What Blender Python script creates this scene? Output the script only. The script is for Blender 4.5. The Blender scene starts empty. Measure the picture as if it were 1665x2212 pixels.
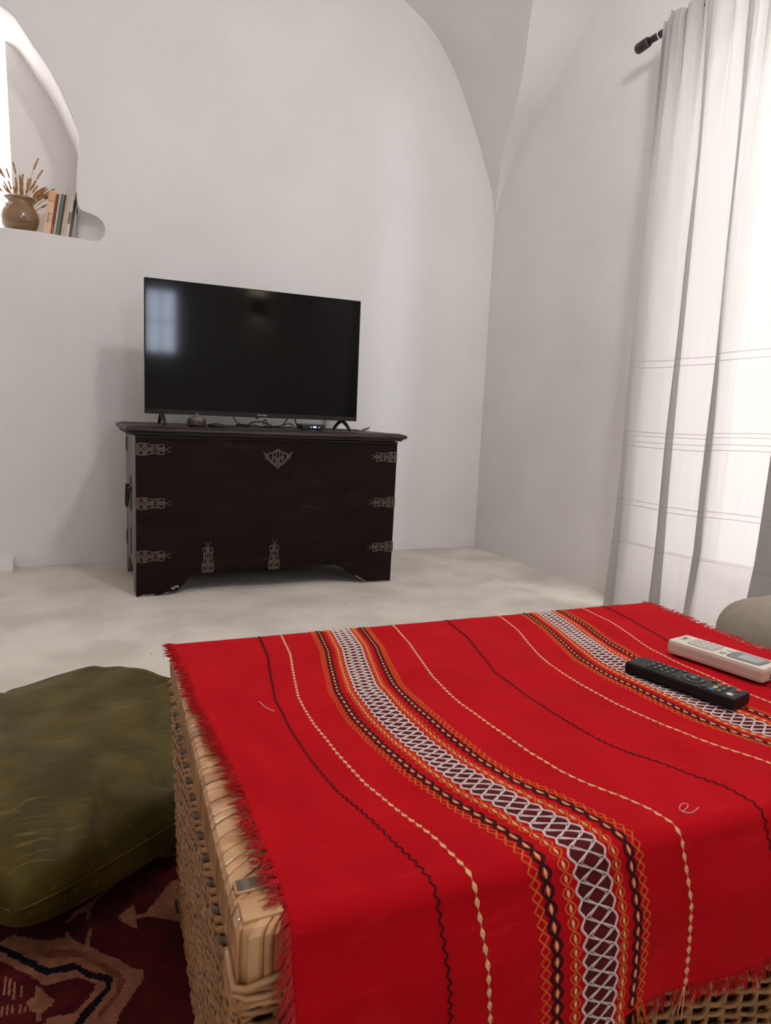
import bpy, bmesh, math, random
import numpy as np
from mathutils import Vector, Matrix
from mathutils.geometry import tessellate_polygon
random.seed(7); rng = np.random.default_rng(7)
SC = bpy.context.scene
COL = SC.collection
PI = math.pi

# ------------------------------------------------------------------ camera, world, light, exposure
def make_camera():
    yaw, pitch, roll, h = .4279, .1401, .0442, .7914
    cy, sy, cp, sp = math.cos(yaw), math.sin(yaw), math.cos(pitch), math.sin(pitch)
    r = Vector((cy, -sy, 0)); f = Vector((sy*cp, cy*cp, -sp)); u = r.cross(f)
    cr, sr = math.cos(roll), math.sin(roll)
    r2 = cr*r + sr*u; u2 = -sr*r + cr*u
    m = Matrix((r2, u2, -f)).transposed().to_4x4(); m.translation = Vector((0, 0, h))
    cd = bpy.data.cameras.new('camera'); cd.sensor_fit = 'HORIZONTAL'; cd.sensor_width = 36
    cd.lens = 1510/1665*36; cd.clip_start = .02
    cd.dof.use_dof = True; cd.dof.focus_distance = 2.3; cd.dof.aperture_fstop = 22
    o = bpy.data.objects.new('camera', cd); COL.objects.link(o); o.matrix_world = m
    SC.camera = o
make_camera()

SC.view_settings.view_transform = 'Standard'; SC.view_settings.look = 'None'
SC.view_settings.gamma = 1; SC.view_settings.use_curve_mapping = False
SC.view_settings.exposure = 1.02
SC.cycles.max_bounces = 14; SC.cycles.diffuse_bounces = 6; SC.cycles.transparent_max_bounces = 12
SC.cycles.use_denoising = True
SC.cycles.use_adaptive_sampling = True; SC.cycles.adaptive_threshold = .025
SC.cycles.caustics_reflective = False
SKY = 3.0
w = bpy.data.worlds.new('daylight'); SC.world = w; w.use_nodes = True
nt = w.node_tree; bg = nt.nodes['Background']
tc = nt.nodes.new('ShaderNodeTexCoord'); sx = nt.nodes.new('ShaderNodeSeparateXYZ')
nt.links.new(tc.outputs['Generated'], sx.inputs[0])
mr = nt.nodes.new('ShaderNodeMapRange'); mr.inputs[1].default_value = -.985; mr.inputs[2].default_value = -.87
nt.links.new(sx.outputs['Y'], mr.inputs[0])
mx = nt.nodes.new('ShaderNodeMix'); mx.data_type = 'RGBA'
mx.inputs[6].default_value = (3.3, 3.75, 4.6, 1); mx.inputs[7].default_value = (1.0, .95, .925, 1)
nt.links.new(mr.outputs[0], mx.inputs[0]); nt.links.new(mx.outputs[2], bg.inputs[0])
bg.inputs[1].default_value = SKY

def portal(loc, rot, sx_, sy_):
    l = bpy.data.lights.new('window_portal', 'AREA'); l.shape = 'RECTANGLE'; l.size = sx_; l.size_y = sy_
    l.cycles.is_portal = True
    o = bpy.data.objects.new('window_portal', l); COL.objects.link(o); o.location = loc; o.rotation_euler = rot
portal((2.72, 1.57, 1.2), (0, PI/2, 0), 2.5, 1.44)       # right wall window
portal((-.56, 4.32, 2.0), (-PI/2, 0, 0), .75, 1.1)       # niche window
portal((.84, -2.27, 1.69), (PI/2, 0, 0), .40, .74)        # window behind the camera

# ------------------------------------------------------------------ helpers
def mat(name, col, rough=.6, metal=0., noise=None, bump=None, spec=.5, sheen=0, coat=0, col2=None, nscale=20, ndet=4,
        stretch=(1, 1, 1), bumps=(), lo=.35, hi=.65):
    m = bpy.data.materials.new(name); m.use_nodes = True
    nt = m.node_tree; b = nt.nodes['Principled BSDF']
    b.inputs['Base Color'].default_value = (*col, 1); b.inputs['Roughness'].default_value = rough
    b.inputs['Metallic'].default_value = metal; b.inputs['Specular IOR Level'].default_value = spec
    b.inputs['Sheen Weight'].default_value = sheen; b.inputs['Coat Weight'].default_value = coat
    tc = nt.nodes.new('ShaderNodeTexCoord'); mp = nt.nodes.new('ShaderNodeMapping')
    mp.inputs['Scale'].default_value = stretch
    nt.links.new(tc.outputs['Object'], mp.inputs[0])
    def ntex(s, d=4):
        n = nt.nodes.new('ShaderNodeTexNoise'); n.inputs['Scale'].default_value = s; n.inputs['Detail'].default_value = d
        nt.links.new(mp.outputs[0], n.inputs['Vector']); return n
    if col2 is not None:
        n = ntex(nscale, ndet); r = nt.nodes.new('ShaderNodeMapRange')
        r.inputs[1].default_value = lo; r.inputs[2].default_value = hi
        nt.links.new(n.outputs['Fac'], r.inputs[0])
        x = nt.nodes.new('ShaderNodeMix'); x.data_type = 'RGBA'
        x.inputs[6].default_value = (*col, 1); x.inputs[7].default_value = (*col2, 1)
        nt.links.new(r.outputs[0], x.inputs[0]); nt.links.new(x.outputs[2], b.inputs['Base Color'])
    prev = None
    for (s, d, strength, dist) in bumps:
        n = ntex(s, d); bp = nt.nodes.new('ShaderNodeBump'); bp.inputs['Strength'].default_value = strength
        bp.inputs['Distance'].default_value = dist
        nt.links.new(n.outputs['Fac'], bp.inputs['Height'])
        if prev: nt.links.new(prev.outputs[0], bp.inputs['Normal'])
        prev = bp
    if prev: nt.links.new(prev.outputs[0], b.inputs['Normal'])
    return m
def emit(name, col, s):
    m = bpy.data.materials.new(name); m.use_nodes = True; b = m.node_tree.nodes['Principled BSDF']
    b.inputs['Base Color'].default_value = (*col, 1); b.inputs['Emission Color'].default_value = (*col, 1)
    b.inputs['Emission Strength'].default_value = s; return m

class MB:
    def __init__(s): s.v = []; s.f = []; s.mi = []; s.sm = []
    def add(s, vs, fs, mi=0, smooth=True):
        o = len(s.v); s.v.extend([tuple(map(float, p)) for p in vs])
        for f in fs: s.f.append(tuple(i+o for i in f)); s.mi.append(mi); s.sm.append(smooth)
        return s
    def box(s, a, b, mi=0):
        (x0, y0, z0), (x1, y1, z1) = a, b
        vs = [(x0, y0, z0), (x1, y0, z0), (x1, y1, z0), (x0, y1, z0), (x0, y0, z1), (x1, y0, z1), (x1, y1, z1), (x0, y1, z1)]
        return s.add(vs, [(0, 3, 2, 1), (4, 5, 6, 7), (0, 1, 5, 4), (1, 2, 6, 5), (2, 3, 7, 6), (3, 0, 4, 7)], mi, False)
    def tube(s, pts, r, n=6, mi=0, cap=True, flat=1., smooth=True):
        P = np.array(pts, float); k = len(P)
        R = np.full(k, r, float) if np.isscalar(r) else np.array(r, float)
        T = np.gradient(P, axis=0); T /= np.linalg.norm(T, axis=1)[:, None]+1e-12
        up = np.array([0, 0, 1.]) if abs(T[0][2]) < .9 else np.array([1., 0, 0])
        A = np.cross(T[0], up); A /= np.linalg.norm(A)
        vs = []
        for i in range(k):
            A = A-T[i]*(A@T[i]); A /= np.linalg.norm(A)+1e-12; B = np.cross(T[i], A)
            for j in range(n):
                a = 2*PI*j/n; vs.append(P[i]+R[i]*(math.cos(a)*A*flat+math.sin(a)*B))
        fs = [(i*n+j, i*n+(j+1) % n, (i+1)*n+(j+1) % n, (i+1)*n+j) for i in range(k-1) for j in range(n)]
        if cap: fs += [tuple(range(n-1, -1, -1)), tuple((k-1)*n+j for j in range(n))]
        return s.add(vs, fs, mi, smooth)
    def lathe(s, prof, n=32, c=(0, 0, 0), mi=0):
        vs = []; k = len(prof)
        for r, z in prof:
            for j in range(n):
                a = 2*PI*j/n; vs.append((c[0]+r*math.cos(a), c[1]+r*math.sin(a), c[2]+z))
        fs = [(i*n+j, i*n+(j+1) % n, (i+1)*n+(j+1) % n, (i+1)*n+j) for i in range(k-1) for j in range(n)]
        fs += [tuple(range(n-1, -1, -1)), tuple((k-1)*n+j for j in range(n))]
        return s.add(vs, fs, mi)
    def grid(s, V, mi=0, wrap=False, smooth=True):           # V: (n,m,3)
        n, m = V.shape[:2]
        fs = [(i*m+j, i*m+(j+1) % m, (i+1)*m+(j+1) % m, (i+1)*m+j) for i in range(n-1) for j in range(m if wrap else m-1)]
        return s.add(V.reshape(-1, 3), fs, mi, smooth)
    def plate(s, outline, holes, fn, t0, t1, mi=0, smooth=False):
        """a flat plate with holes: 2D outline in the plate plane, fn(a,b,t) -> 3D"""
        loops = [outline]+holes
        tri = tessellate_polygon([[Vector((a, b, 0)) for a, b in l] for l in loops])
        flat = [p for l in loops for p in l]; N = len(flat)
        vs = [fn(a, b, t0) for a, b in flat]+[fn(a, b, t1) for a, b in flat]
        fs = [tuple(t) for t in tri]+[tuple(i+N for i in reversed(t)) for t in tri]
        o = 0
        for l in loops:
            k = len(l)
            for j in range(k): fs.append((o+j, o+(j+1) % k, N+o+(j+1) % k, N+o+j))
            o += k
        return s.add(vs, fs, mi, smooth)
    def build(s, name, mats, parent=None, bevel=0, fixn=True, angle=None, origin=None):
        me = bpy.data.meshes.new(name)
        vs = s.v
        if origin is not None: vs = [(a-origin[0], b-origin[1], c-origin[2]) for a, b, c in vs]
        me.from_pydata(vs, [], s.f)
        for m in (mats if isinstance(mats, (list, tuple)) else [mats]): me.materials.append(m)
        me.polygons.foreach_set('material_index', s.mi); me.polygons.foreach_set('use_smooth', s.sm)
        if fixn or bevel:
            bm = bmesh.new(); bm.from_mesh(me)
            if bevel:
                bmesh.ops.remove_doubles(bm, verts=bm.verts, dist=1e-6)
                es = [e for e in bm.edges if e.is_manifold and e.calc_face_angle(0) > .5]
                bmesh.ops.bevel(bm, geom=es, offset=bevel, segments=2, profile=.6, affect='EDGES', clamp_overlap=True)
            if fixn: bmesh.ops.recalc_face_normals(bm, faces=bm.faces)
            bm.to_mesh(me); bm.free()
        if angle: me.shade_smooth() if hasattr(me, 'shade_smooth') else None
        me.update()
        o = bpy.data.objects.new(name, me); COL.objects.link(o)
        if parent is not None: o.parent = parent
        if origin is not None: o.location = origin
        return o
def tag(o, label=None, cat=None, group=None, kind=None):
    if label: o['label'] = label
    if cat: o['category'] = cat
    if group: o['group'] = group
    if kind: o['kind'] = kind
    return o
def thing(name, label, cat, loc=(0, 0, 0), rz=0, group=None):
    o = bpy.data.objects.new(name, None); COL.objects.link(o); o.location = loc; o.rotation_euler = (0, 0, rz)
    o.empty_display_size = .05
    return tag(o, label, cat, group)
def struct(o): o['kind'] = 'structure'; return o
def copy_part(src, parent, loc, rot=None):
    c = src.copy(); COL.objects.link(c); c.parent = parent; c.location = loc
    if rot is not None: c.rotation_euler = rot
    return c
def text_mesh(mb, s, size, fn, depth, mi=0, align='CENTER'):
    cu = bpy.data.curves.new('t', 'FONT'); cu.body = s; cu.size = size; cu.align_x = align; cu.align_y = 'CENTER'
    cu.resolution_u = 2
    o = bpy.data.objects.new('t', cu); COL.objects.link(o)
    dg = bpy.context.evaluated_depsgraph_get(); dg.update(); me = o.evaluated_get(dg).to_mesh()
    mb.add([fn(v.co.x, v.co.y, depth) for v in me.vertices], [tuple(p.vertices) for p in me.polygons], mi, False)
    o.to_mesh_clear(); bpy.data.objects.remove(o); bpy.data.curves.remove(cu)
def interp(x, xs, ys): return np.interp(x, xs, ys)
def smooth_loop(pts, it=1):
    for _ in range(it):
        q = []
        for i in range(len(pts)):
            a, b = pts[i], pts[(i+1) % len(pts)]
            q += [(a[0]*.75+b[0]*.25, a[1]*.75+b[1]*.25), (a[0]*.25+b[0]*.75, a[1]*.25+b[1]*.75)]
        pts = q
    return pts
def circle(cx, cy, r, n=12, sx_=1, a0=0): return [(cx+sx_*r*math.cos(a0+2*PI*i/n), cy+r*math.sin(a0+2*PI*i/n)) for i in range(n)]

# ------------------------------------------------------------------ materials
M = {}
M['plaster'] = mat('limewashed_plaster', (.80, .785, .775), .9, spec=.2, col2=(.765, .748, .733), nscale=2.2, ndet=6,
                   bumps=((2.2, 3, .35, .06), (11, 5, .22, .012), (34, 6, .30, .006), (150, 4, .25, .0018)))
M['concrete'] = mat('floor_screed', (.74, .685, .625), .72, spec=.3, col2=(.60, .55, .495), nscale=3.4, ndet=10, lo=.40, hi=.62,
                    bumps=((9, 6, .25, .004), (90, 5, .25, .0012)))
def extend_floor(m):
    nt = m.node_tree; b = nt.nodes['Principled BSDF']
    base = b.inputs['Base Color'].links[0].from_socket
    tc = nt.nodes.new('ShaderNodeTexCoord')
    n = nt.nodes.new('ShaderNodeTexNoise'); n.inputs['Scale'].default_value = 1.7; n.inputs['Detail'].default_value = 8
    n.inputs['Distortion'].default_value = 1.2
    nt.links.new(tc.outputs['Object'], n.inputs['Vector'])
    r = nt.nodes.new('ShaderNodeMapRange'); r.inputs[1].default_value = .60; r.inputs[2].default_value = .66
    r.inputs[4].default_value = .45
    nt.links.new(n.outputs['Fac'], r.inputs[0])
    x = nt.nodes.new('ShaderNodeMix'); x.data_type = 'RGBA'; x.inputs[7].default_value = (.84, .80, .755, 1)
    nt.links.new(r.outputs[0], x.inputs[0]); nt.links.new(base, x.inputs[6])
    n2 = nt.nodes.new('ShaderNodeTexNoise'); n2.inputs['Scale'].default_value = 38; n2.inputs['Detail'].default_value = 3
    nt.links.new(tc.outputs['Object'], n2.inputs['Vector'])
    r2 = nt.nodes.new('ShaderNodeMapRange'); r2.inputs[1].default_value = .70; r2.inputs[2].default_value = .76; r2.inputs[4].default_value = .5
    nt.links.new(n2.outputs['Fac'], r2.inputs[0])
    x2 = nt.nodes.new('ShaderNodeMix'); x2.data_type = 'RGBA'; x2.inputs[7].default_value = (.22, .18, .15, 1)
    nt.links.new(r2.outputs[0], x2.inputs[0]); nt.links.new(x.outputs[2], x2.inputs[6]); nt.links.new(x2.outputs[2], b.inputs['Base Color'])
extend_floor(M['concrete'])
def scuff(m, col, s_, stretch, lo, hi, amt):
    nt = m.node_tree; b = nt.nodes['Principled BSDF']; base = b.inputs['Base Color'].links[0].from_socket
    tc = nt.nodes.new('ShaderNodeTexCoord'); mp = nt.nodes.new('ShaderNodeMapping'); mp.inputs['Scale'].default_value = stretch
    nt.links.new(tc.outputs['Object'], mp.inputs[0])
    n = nt.nodes.new('ShaderNodeTexNoise'); n.inputs['Scale'].default_value = s_; n.inputs['Detail'].default_value = 9; n.inputs['Roughness'].default_value = .65
    nt.links.new(mp.outputs[0], n.inputs['Vector'])
    r = nt.nodes.new('ShaderNodeMapRange'); r.inputs[1].default_value = lo; r.inputs[2].default_value = hi; r.inputs[4].default_value = amt
    nt.links.new(n.outputs['Fac'], r.inputs[0])
    x = nt.nodes.new('ShaderNodeMix'); x.data_type = 'RGBA'; x.inputs[7].default_value = (*col, 1)
    nt.links.new(r.outputs[0], x.inputs[0]); nt.links.new(base, x.inputs[6]); nt.links.new(x.outputs[2], b.inputs['Base Color'])
M['darkwood'] = mat('dark_chest_wood', (.0060, .0022, .0017), .5, spec=.12, col2=(.013, .005, .0037), nscale=3, ndet=7, stretch=(1, 1, 5),
                    bumps=((6, 6, .2, .003), (60, 4, .12, .0008)))
scuff(M['darkwood'], (.055, .040, .034), 5, (1, 1, 3), .60, .80, .55)
M['lidwood'] = mat('worn_lid_wood', (.016, .0085, .0065), .45, spec=.3, col2=(.046, .031, .025), nscale=5, ndet=7, stretch=(1, 6, 1),
                   bumps=((7, 6, .2, .003),))
M['sidewood_sheen'] = mat('worn_side_wood_sheen', (.15, .122, .112), .42, spec=.6, col2=(.085, .066, .058), nscale=4, ndet=6, stretch=(1, 4, 1), bumps=((12, 6, .25, .002),))  # grey base paints the left side's glancing sheen into its colour
scuff(M['lidwood'], (.20, .165, .14), 16, (1, 1, 1), .62, .72, .6)
scuff(M['sidewood_sheen'], (.035, .025, .022), 6, (1, 1, .5), .60, .70, .7)
M['chip'] = mat('chipped_raw_wood', (.36, .29, .23), .8, col2=(.2, .15, .11), nscale=60)
M['brass'] = mat('aged_brass', (.105, .078, .056), .52, metal=.55, col2=(.07, .052, .038), nscale=70, bumps=((160, 3, .2, .0006),))
M['iron'] = mat('dark_iron', (.03, .024, .022), .5, metal=.5)
M['tvblack'] = mat('tv_black_plastic', (.004, .004, .004), .5, spec=.25, bumps=())
M['screen'] = mat('tv_screen', (.0018, .0014, .0014), .30, spec=.0, coat=1)
M['screen'].node_tree.nodes['Principled BSDF'].inputs['Coat IOR'].default_value = 1.29
M['screen'].node_tree.nodes['Principled BSDF'].inputs['Coat Roughness'].default_value = .07
M['bezel'] = mat('brushed_dark_bezel', (.016, .012, .012), .5, spec=.25)
M['white_print'] = emit('white_print', (.8, .8, .8), 0.0)
M['blackpl'] = mat('black_plastic', (.010, .010, .010), .38)
M['cable'] = mat('black_cable', (.008, .008, .008), .45)
M['pewter'] = mat('chased_pewter', (.20, .17, .145), .35, metal=.8, col2=(.08, .066, .056), nscale=240, bumps=((200, 3, .6, .002),))
M['glass'] = mat('clear_glass', (.95, .95, .95), .05)
M['glass'].node_tree.nodes['Principled BSDF'].inputs['Transmission Weight'].default_value = 1
M['led'] = emit('blue_led', (.25, .5, 1.), 5.0)
M['redled'] = mat('red_plastic', (.6, .03, .02), .4)
M['clay'] = mat('glazed_clay', (.27, .155, .068), .17, spec=.7, coat=.5, col2=(.17, .09, .038), nscale=9, ndet=6, bumps=((30, 3, .1, .002),))
M['straw'] = mat('dried_straw', (.52, .30, .13), .85, col2=(.36, .19, .075), nscale=120)
M['linen'] = None
M['rodwood'] = mat('dark_curtain_rod', (.028, .016, .014), .4)
M['velvet'] = mat('olive_velvet', (.044, .0320, .0045), .6, sheen=.12, spec=.2, col2=(.088, .064, .010), nscale=11, ndet=7, stretch=(1, 1, 1), lo=.4, hi=.7,
                  bumps=((14, 4, .35, .008), (90, 4, .25, .0012)))
def crushed_highlights(m):  # lighter streaks paint the velvet pile's highlights into the colour
    nt = m.node_tree; b = nt.nodes['Principled BSDF']; base = b.inputs['Base Color'].links[0].from_socket
    tc = nt.nodes.new('ShaderNodeTexCoord'); mp = nt.nodes.new('ShaderNodeMapping'); mp.inputs['Rotation'].default_value = (0, 0, .9); mp.inputs['Scale'].default_value = (13, 170, 60)
    nt.links.new(tc.outputs['Object'], mp.inputs[0])
    n = nt.nodes.new('ShaderNodeTexNoise'); n.inputs['Scale'].default_value = 1; n.inputs['Detail'].default_value = 4; n.inputs['Distortion'].default_value = .6
    nt.links.new(mp.outputs[0], n.inputs['Vector'])
    r = nt.nodes.new('ShaderNodeMapRange'); r.inputs[1].default_value = .60; r.inputs[2].default_value = .78; r.inputs[4].default_value = .75
    nt.links.new(n.outputs['Fac'], r.inputs[0])
    x = nt.nodes.new('ShaderNodeMix'); x.data_type = 'RGBA'; x.inputs[7].default_value = (.19, .138, .028, 1)
    nt.links.new(r.outputs[0], x.inputs[0]); nt.links.new(base, x.inputs[6]); nt.links.new(x.outputs[2], b.inputs['Base Color'])
crushed_highlights(M['velvet'])
vb = M['velvet'].node_tree.nodes['Principled BSDF']
vb.inputs['Sheen Tint'].default_value = (.75, .62, .22, 1); vb.inputs['Sheen Roughness'].default_value = .4
M['sofa'] = mat('taupe_cotton', (.30, .256, .210), .9, col2=(.26, .220, .180), nscale=40, bumps=((14, 4, .3, .006), (400, 2, .2, .0005)))
M['cane'] = mat('varnished_cane', (.55, .285, .115), .30, coat=.5, col2=(.36, .17, .062), nscale=16, ndet=6, stretch=(3, 9, 3), bumps=((60, 5, .3, .001),))
M['cane2'] = mat('pale_cane', (.60, .36, .165), .32, coat=.5, col2=(.42, .22, .092), nscale=20, ndet=6, bumps=((60, 5, .3, .001),))
M['cane3'] = mat('reddish_cane', (.46, .20, .075), .32, coat=.3, col2=(.25, .12, .06), nscale=20, ndet=6, bumps=((60, 5, .3, .001),))
M['wicker'] = mat('brown_wicker', (.37, .175, .058), .5, col2=(.21, .095, .030), nscale=30, ndet=6, bumps=((90, 4, .3, .001),))
M['wickerdark'] = mat('dark_wicker', (.035, .019, .010), .9)
M['dust'] = mat('grey_dusty_rope', (.15, .115, .08), .9, col2=(.07, .05, .032), nscale=150)

def cloth_red():
    m = mat('red_handwoven_cotton', (.44, .0030, .0085), .85, spec=.06, sheen=.02, col2=(.38, .0022, .0065), nscale=9, ndet=8,
            bumps=((16, 4, .25, .004),))
    nt = m.node_tree; b = nt.nodes['Principled BSDF']
    b.inputs['Sheen Tint'].default_value = (1, .25, .22, 1)
    uv = nt.nodes.new('ShaderNodeUVMap'); mp = nt.nodes.new('ShaderNodeMapping'); mp.inputs['Scale'].default_value = (1, 1, 1)
    nt.links.new(uv.outputs[0], mp.inputs[0])
    prev = b.inputs['Normal'].links[0].from_socket
    for d in ('X', 'Y'):
        wv = nt.nodes.new('ShaderNodeTexWave'); wv.bands_direction = d; wv.inputs['Scale'].default_value = 260
        wv.inputs['Distortion'].default_value = 2; wv.inputs['Detail'].default_value = 2
        nt.links.new(mp.outputs[0], wv.inputs[0])
        bp = nt.nodes.new('ShaderNodeBump'); bp.inputs['Strength'].default_value = .22; bp.inputs['Distance'].default_value = .0005
        nt.links.new(wv.outputs['Fac'], bp.inputs['Height']); nt.links.new(prev, bp.inputs['Normal']); prev = bp.outputs[0]
    nt.links.new(prev, b.inputs['Normal'])
    return m
M['red'] = cloth_red()
scuff(M['red'], (.56, .012, .018), 14, (1, 14, 1), .56, .70, .5)
scuff(M['red'], (.30, .002, .006), 30, (1, 20, 1), .60, .72, .35)
M['redfringe'] = mat('red_fringe_yarn', (.50, .0075, .012), .85, spec=.1, sheen=.1)
def yarn(n, c): return mat(n, c, .85, spec=.1, bumps=((900, 2, .4, .0006),))
M['y_cream'] = yarn('cream_yarn', (.74, .44, .21)); M['y_white'] = yarn('white_yarn', (.66, .55, .53))
M['y_black'] = yarn('black_brown_yarn', (.030, .007, .008)); M['y_orange'] = yarn('orange_yarn', (.62, .105, .022))
M['y_maroon'] = yarn('maroon_yarn', (.075, .008, .010)); M['y_dark'] = yarn('dark_red_yarn', (.10, .006, .010))

def linen():
    m = bpy.data.materials.new('sheer_linen'); m.use_nodes = True; nt = m.node_tree; nt.nodes.clear(); N = nt.nodes.new; L = nt.links.new
    out = N('ShaderNodeOutputMaterial'); uv = N('ShaderNodeUVMap'); s = N('ShaderNodeSeparateXYZ'); L(uv.outputs[0], s.inputs[0])
    dif = N('ShaderNodeBsdfDiffuse'); tr = N('ShaderNodeBsdfTranslucent'); tp = N('ShaderNodeBsdfTransparent')
    dif.inputs[0].default_value = (.70, .68, .665, 1)
    mp = N('ShaderNodeMapping'); mp.inputs['Scale'].default_value = (220, 2.5, 1); L(uv.outputs[0], mp.inputs[0])
    no = N('ShaderNodeTexNoise'); no.inputs['Scale'].default_value = 1; no.inputs['Detail'].default_value = 5; L(mp.outputs[0], no.inputs[0])
    def line(z, w_):
        a = N('ShaderNodeMath'); a.operation = 'SUBTRACT'; a.inputs[1].default_value = z; L(s.outputs[1], a.inputs[0])
        b = N('ShaderNodeMath'); b.operation = 'ABSOLUTE'; L(a.outputs[0], b.inputs[0])
        c = N('ShaderNodeMath'); c.operation = 'LESS_THAN'; c.inputs[1].default_value = w_; L(b.outputs[0], c.inputs[0]); return c.outputs[0]
    acc = None
    for z, w_ in ((1.030, .0018), (1.056, .0018), (.772, .0018), (.757, .0015), (.732, .0016), (.712, .0018), (.489, .0018), (.468, .0018), (.306, .0035), (.314, .0012)):
        o = line(z, w_)
        if acc is None: acc = o
        else:
            a = N('ShaderNodeMath'); a.operation = 'MAXIMUM'; L(acc, a.inputs[0]); L(o, a.inputs[1]); acc = a.outputs[0]
    hem = N('ShaderNodeMath'); hem.operation = 'LESS_THAN'; hem.inputs[1].default_value = .306; L(s.outputs[1], hem.inputs[0])
    hd_ = N('ShaderNodeMath'); hd_.operation = 'GREATER_THAN'; hd_.inputs[1].default_value = 2.245; L(s.outputs[1], hd_.inputs[0])
    h2_ = N('ShaderNodeMath'); h2_.operation = 'MAXIMUM'; L(hem.outputs[0], h2_.inputs[0]); L(hd_.outputs[0], h2_.inputs[1]); hem = h2_
    # transmitted tint: doubled hem and drawn thread rows pass less light
    c = N('ShaderNodeMix'); c.data_type = 'RGBA'; c.inputs[6].default_value = (.32, .309, .303, 1); c.inputs[7].default_value = (.16, .142, .132, 1)
    L(acc, c.inputs[0])
    c2 = N('ShaderNodeMix'); c2.data_type = 'RGBA'; c2.inputs[7].default_value = (.32, .305, .297, 1); L(hem.outputs[0], c2.inputs[0]); L(c.outputs[2], c2.inputs[6])
    c3 = N('ShaderNodeMix'); c3.data_type = 'RGBA'; c3.blend_type = 'MULTIPLY'; c3.inputs[0].default_value = 1
    r = N('ShaderNodeMapRange'); r.inputs[1].default_value = .3; r.inputs[2].default_value = .7; r.inputs[3].default_value = .9; r.inputs[4].default_value = 1.05
    L(no.outputs[0], r.inputs[0]); L(r.outputs[0], c3.inputs[7]); L(c2.outputs[2], c3.inputs[6]); L(c3.outputs[2], tr.inputs[0])
    m1 = N('ShaderNodeMixShader'); m1.inputs[0].default_value = .5; L(dif.outputs[0], m1.inputs[1]); L(tr.outputs[0], m1.inputs[2])
    m2 = N('ShaderNodeMixShader'); L(m1.outputs[0], m2.inputs[1]); L(tp.outputs[0], m2.inputs[2])
    f = N('ShaderNodeMapRange'); f.inputs[3].default_value = .03; f.inputs[4].default_value = .01; L(hem.outputs[0], f.inputs[0]); L(f.outputs[0], m2.inputs[0])
    L(m2.outputs[0], out.inputs[0]); return m
M['linen'] = linen()

# ------------------------------------------------------------------ room shell
WY, XR, XL, YR = 3.652, 2.28, -1.68, -1.852
struct(MB().box((XL-.4, YR-.4, -.12), (XR+.5, WY+.7, 0)).build('floor', M['concrete']))

# cross vault: arc profiles over the back wall (x as a function of z) and over the right wall (y as a function of z)
zA = [1.87, 2.0, 2.106, 2.187, 2.30, 2.438, 2.55, 2.653, 2.80, 2.864, 2.938, 3.04, 3.14, 3.22, 3.28, 3.32, 3.34]
xA = [2.29, 2.268, 2.247, 2.204, 2.16, 2.093, 2.036, 1.975, 1.86, 1.79, 1.65, 1.44, 1.2, .97, .75, .52, .30]
zB = [1.87, 2.0, 2.083, 2.216, 2.30, 2.397, 2.50, 2.63, 2.724, 2.80, 2.9, 3.0, 3.1, 3.2, 3.28, 3.32, 3.34]
yB = [3.665, 3.63, 3.589, 3.485, 3.38, 3.235, 3.12, 2.99, 2.85, 2.72, 2.52, 2.3, 2.04, 1.74, 1.42, 1.15, .90]
zs = np.concatenate([np.linspace(1.87, 3.2, 60), np.linspace(3.21, 3.34, 30)])
def smooth1(y, k=2):
    for _ in range(k): y = np.concatenate([[y[0]], (y[:-2]+2*y[1:-1]+y[2:])/4, [y[-1]]])
    return y
gx = smooth1(interp(zs, zA, xA), 6); gy = smooth1(interp(zs, zB, yB), 6)
vault = MB()
for sx_ in (1, -1):
    for sy_ in (1, -1):
        G = np.array([[.3+sx_*(x-.3), .9+sy_*(y-.9), z] for x, y, z in zip(gx, gy, zs)])
        ew = np.array([[g[0], (WY+.02 if sy_ > 0 else YR-.02), g[2]] for g in G])
        er = np.array([[(XR+.02 if sx_ > 0 else XL-.02), g[1], g[2]] for g in G])
        vault.grid(np.stack([G, G*.5+ew*.5, ew], 1)); vault.grid(np.stack([G, G*.5+er*.5, er], 1))
struct(vault.build('ceiling', M['plaster']))
# attic slab over the vault keeps daylight out
# back wall with an arched niche and a scooped hollow at its right foot
def arc_niche():
    right = [(.173, 1.590), (.165, 1.552), (.150, 1.534), (.116, 1.526)]
    sill = [(-.1, 1.534), (-.26, 1.530), (-.6, 1.53), (-1.10, 1.53)]
    left = [(-1.10, 1.93), (-1.07, 2.02), (-1.0, 2.16), (-.92, 2.29), (-.82, 2.41), (-.70, 2.50), (-.52, 2.545), (-.38, 2.525), (-.28, 2.47)]
    arch = [(-.234, 2.431), (-.182, 2.402), (-.131, 2.333), (-.061, 2.237), (-.008, 2.145), (.037, 2.048), (.066, 1.980), (.064, 1.936), (.056, 1.80), (.054, 1.68), (.060, 1.652), (.098, 1.644), (.150, 1.628)]
    return right, sill+left+arch
def dense(pts, d=.02):
    o = []
    for i in range(len(pts)):
        a, b = np.array(pts[i]), np.array(pts[(i+1) % len(pts)]); n = max(1, int(np.hypot(*(b-a))/d))
        for k in range(n): o.append(tuple(a+(b-a)*k/n))
    return o
r_, rest = arc_niche()
H0 = np.array(smooth_loop(dense(r_+rest, .03), 1))
jit = np.array([[math.sin(17*a+b*9), math.cos(23*b-a*5)] for a, b in H0])*.0022
H0 = H0+jit
def shrink(H, k):                                             # pulls the scoop back towards the niche jamb
    H = H.copy(); m = (H[:, 0] > .052) & (H[:, 1] < 1.66)
    H[m, 0] = .052+(H[m, 0]-.052)*k; return H
cen = np.array([-.45, 1.95])
wb = MB()
outer = [(XL-.02, -.02), (XR+.02, -.02), (XR+.02, 3.42), (XL-.02, 3.42)]
def ring(H, grow): d = H-cen; return H+d/np.linalg.norm(d, axis=1)[:, None]*grow
R0 = ring(H0, .006)
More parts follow.
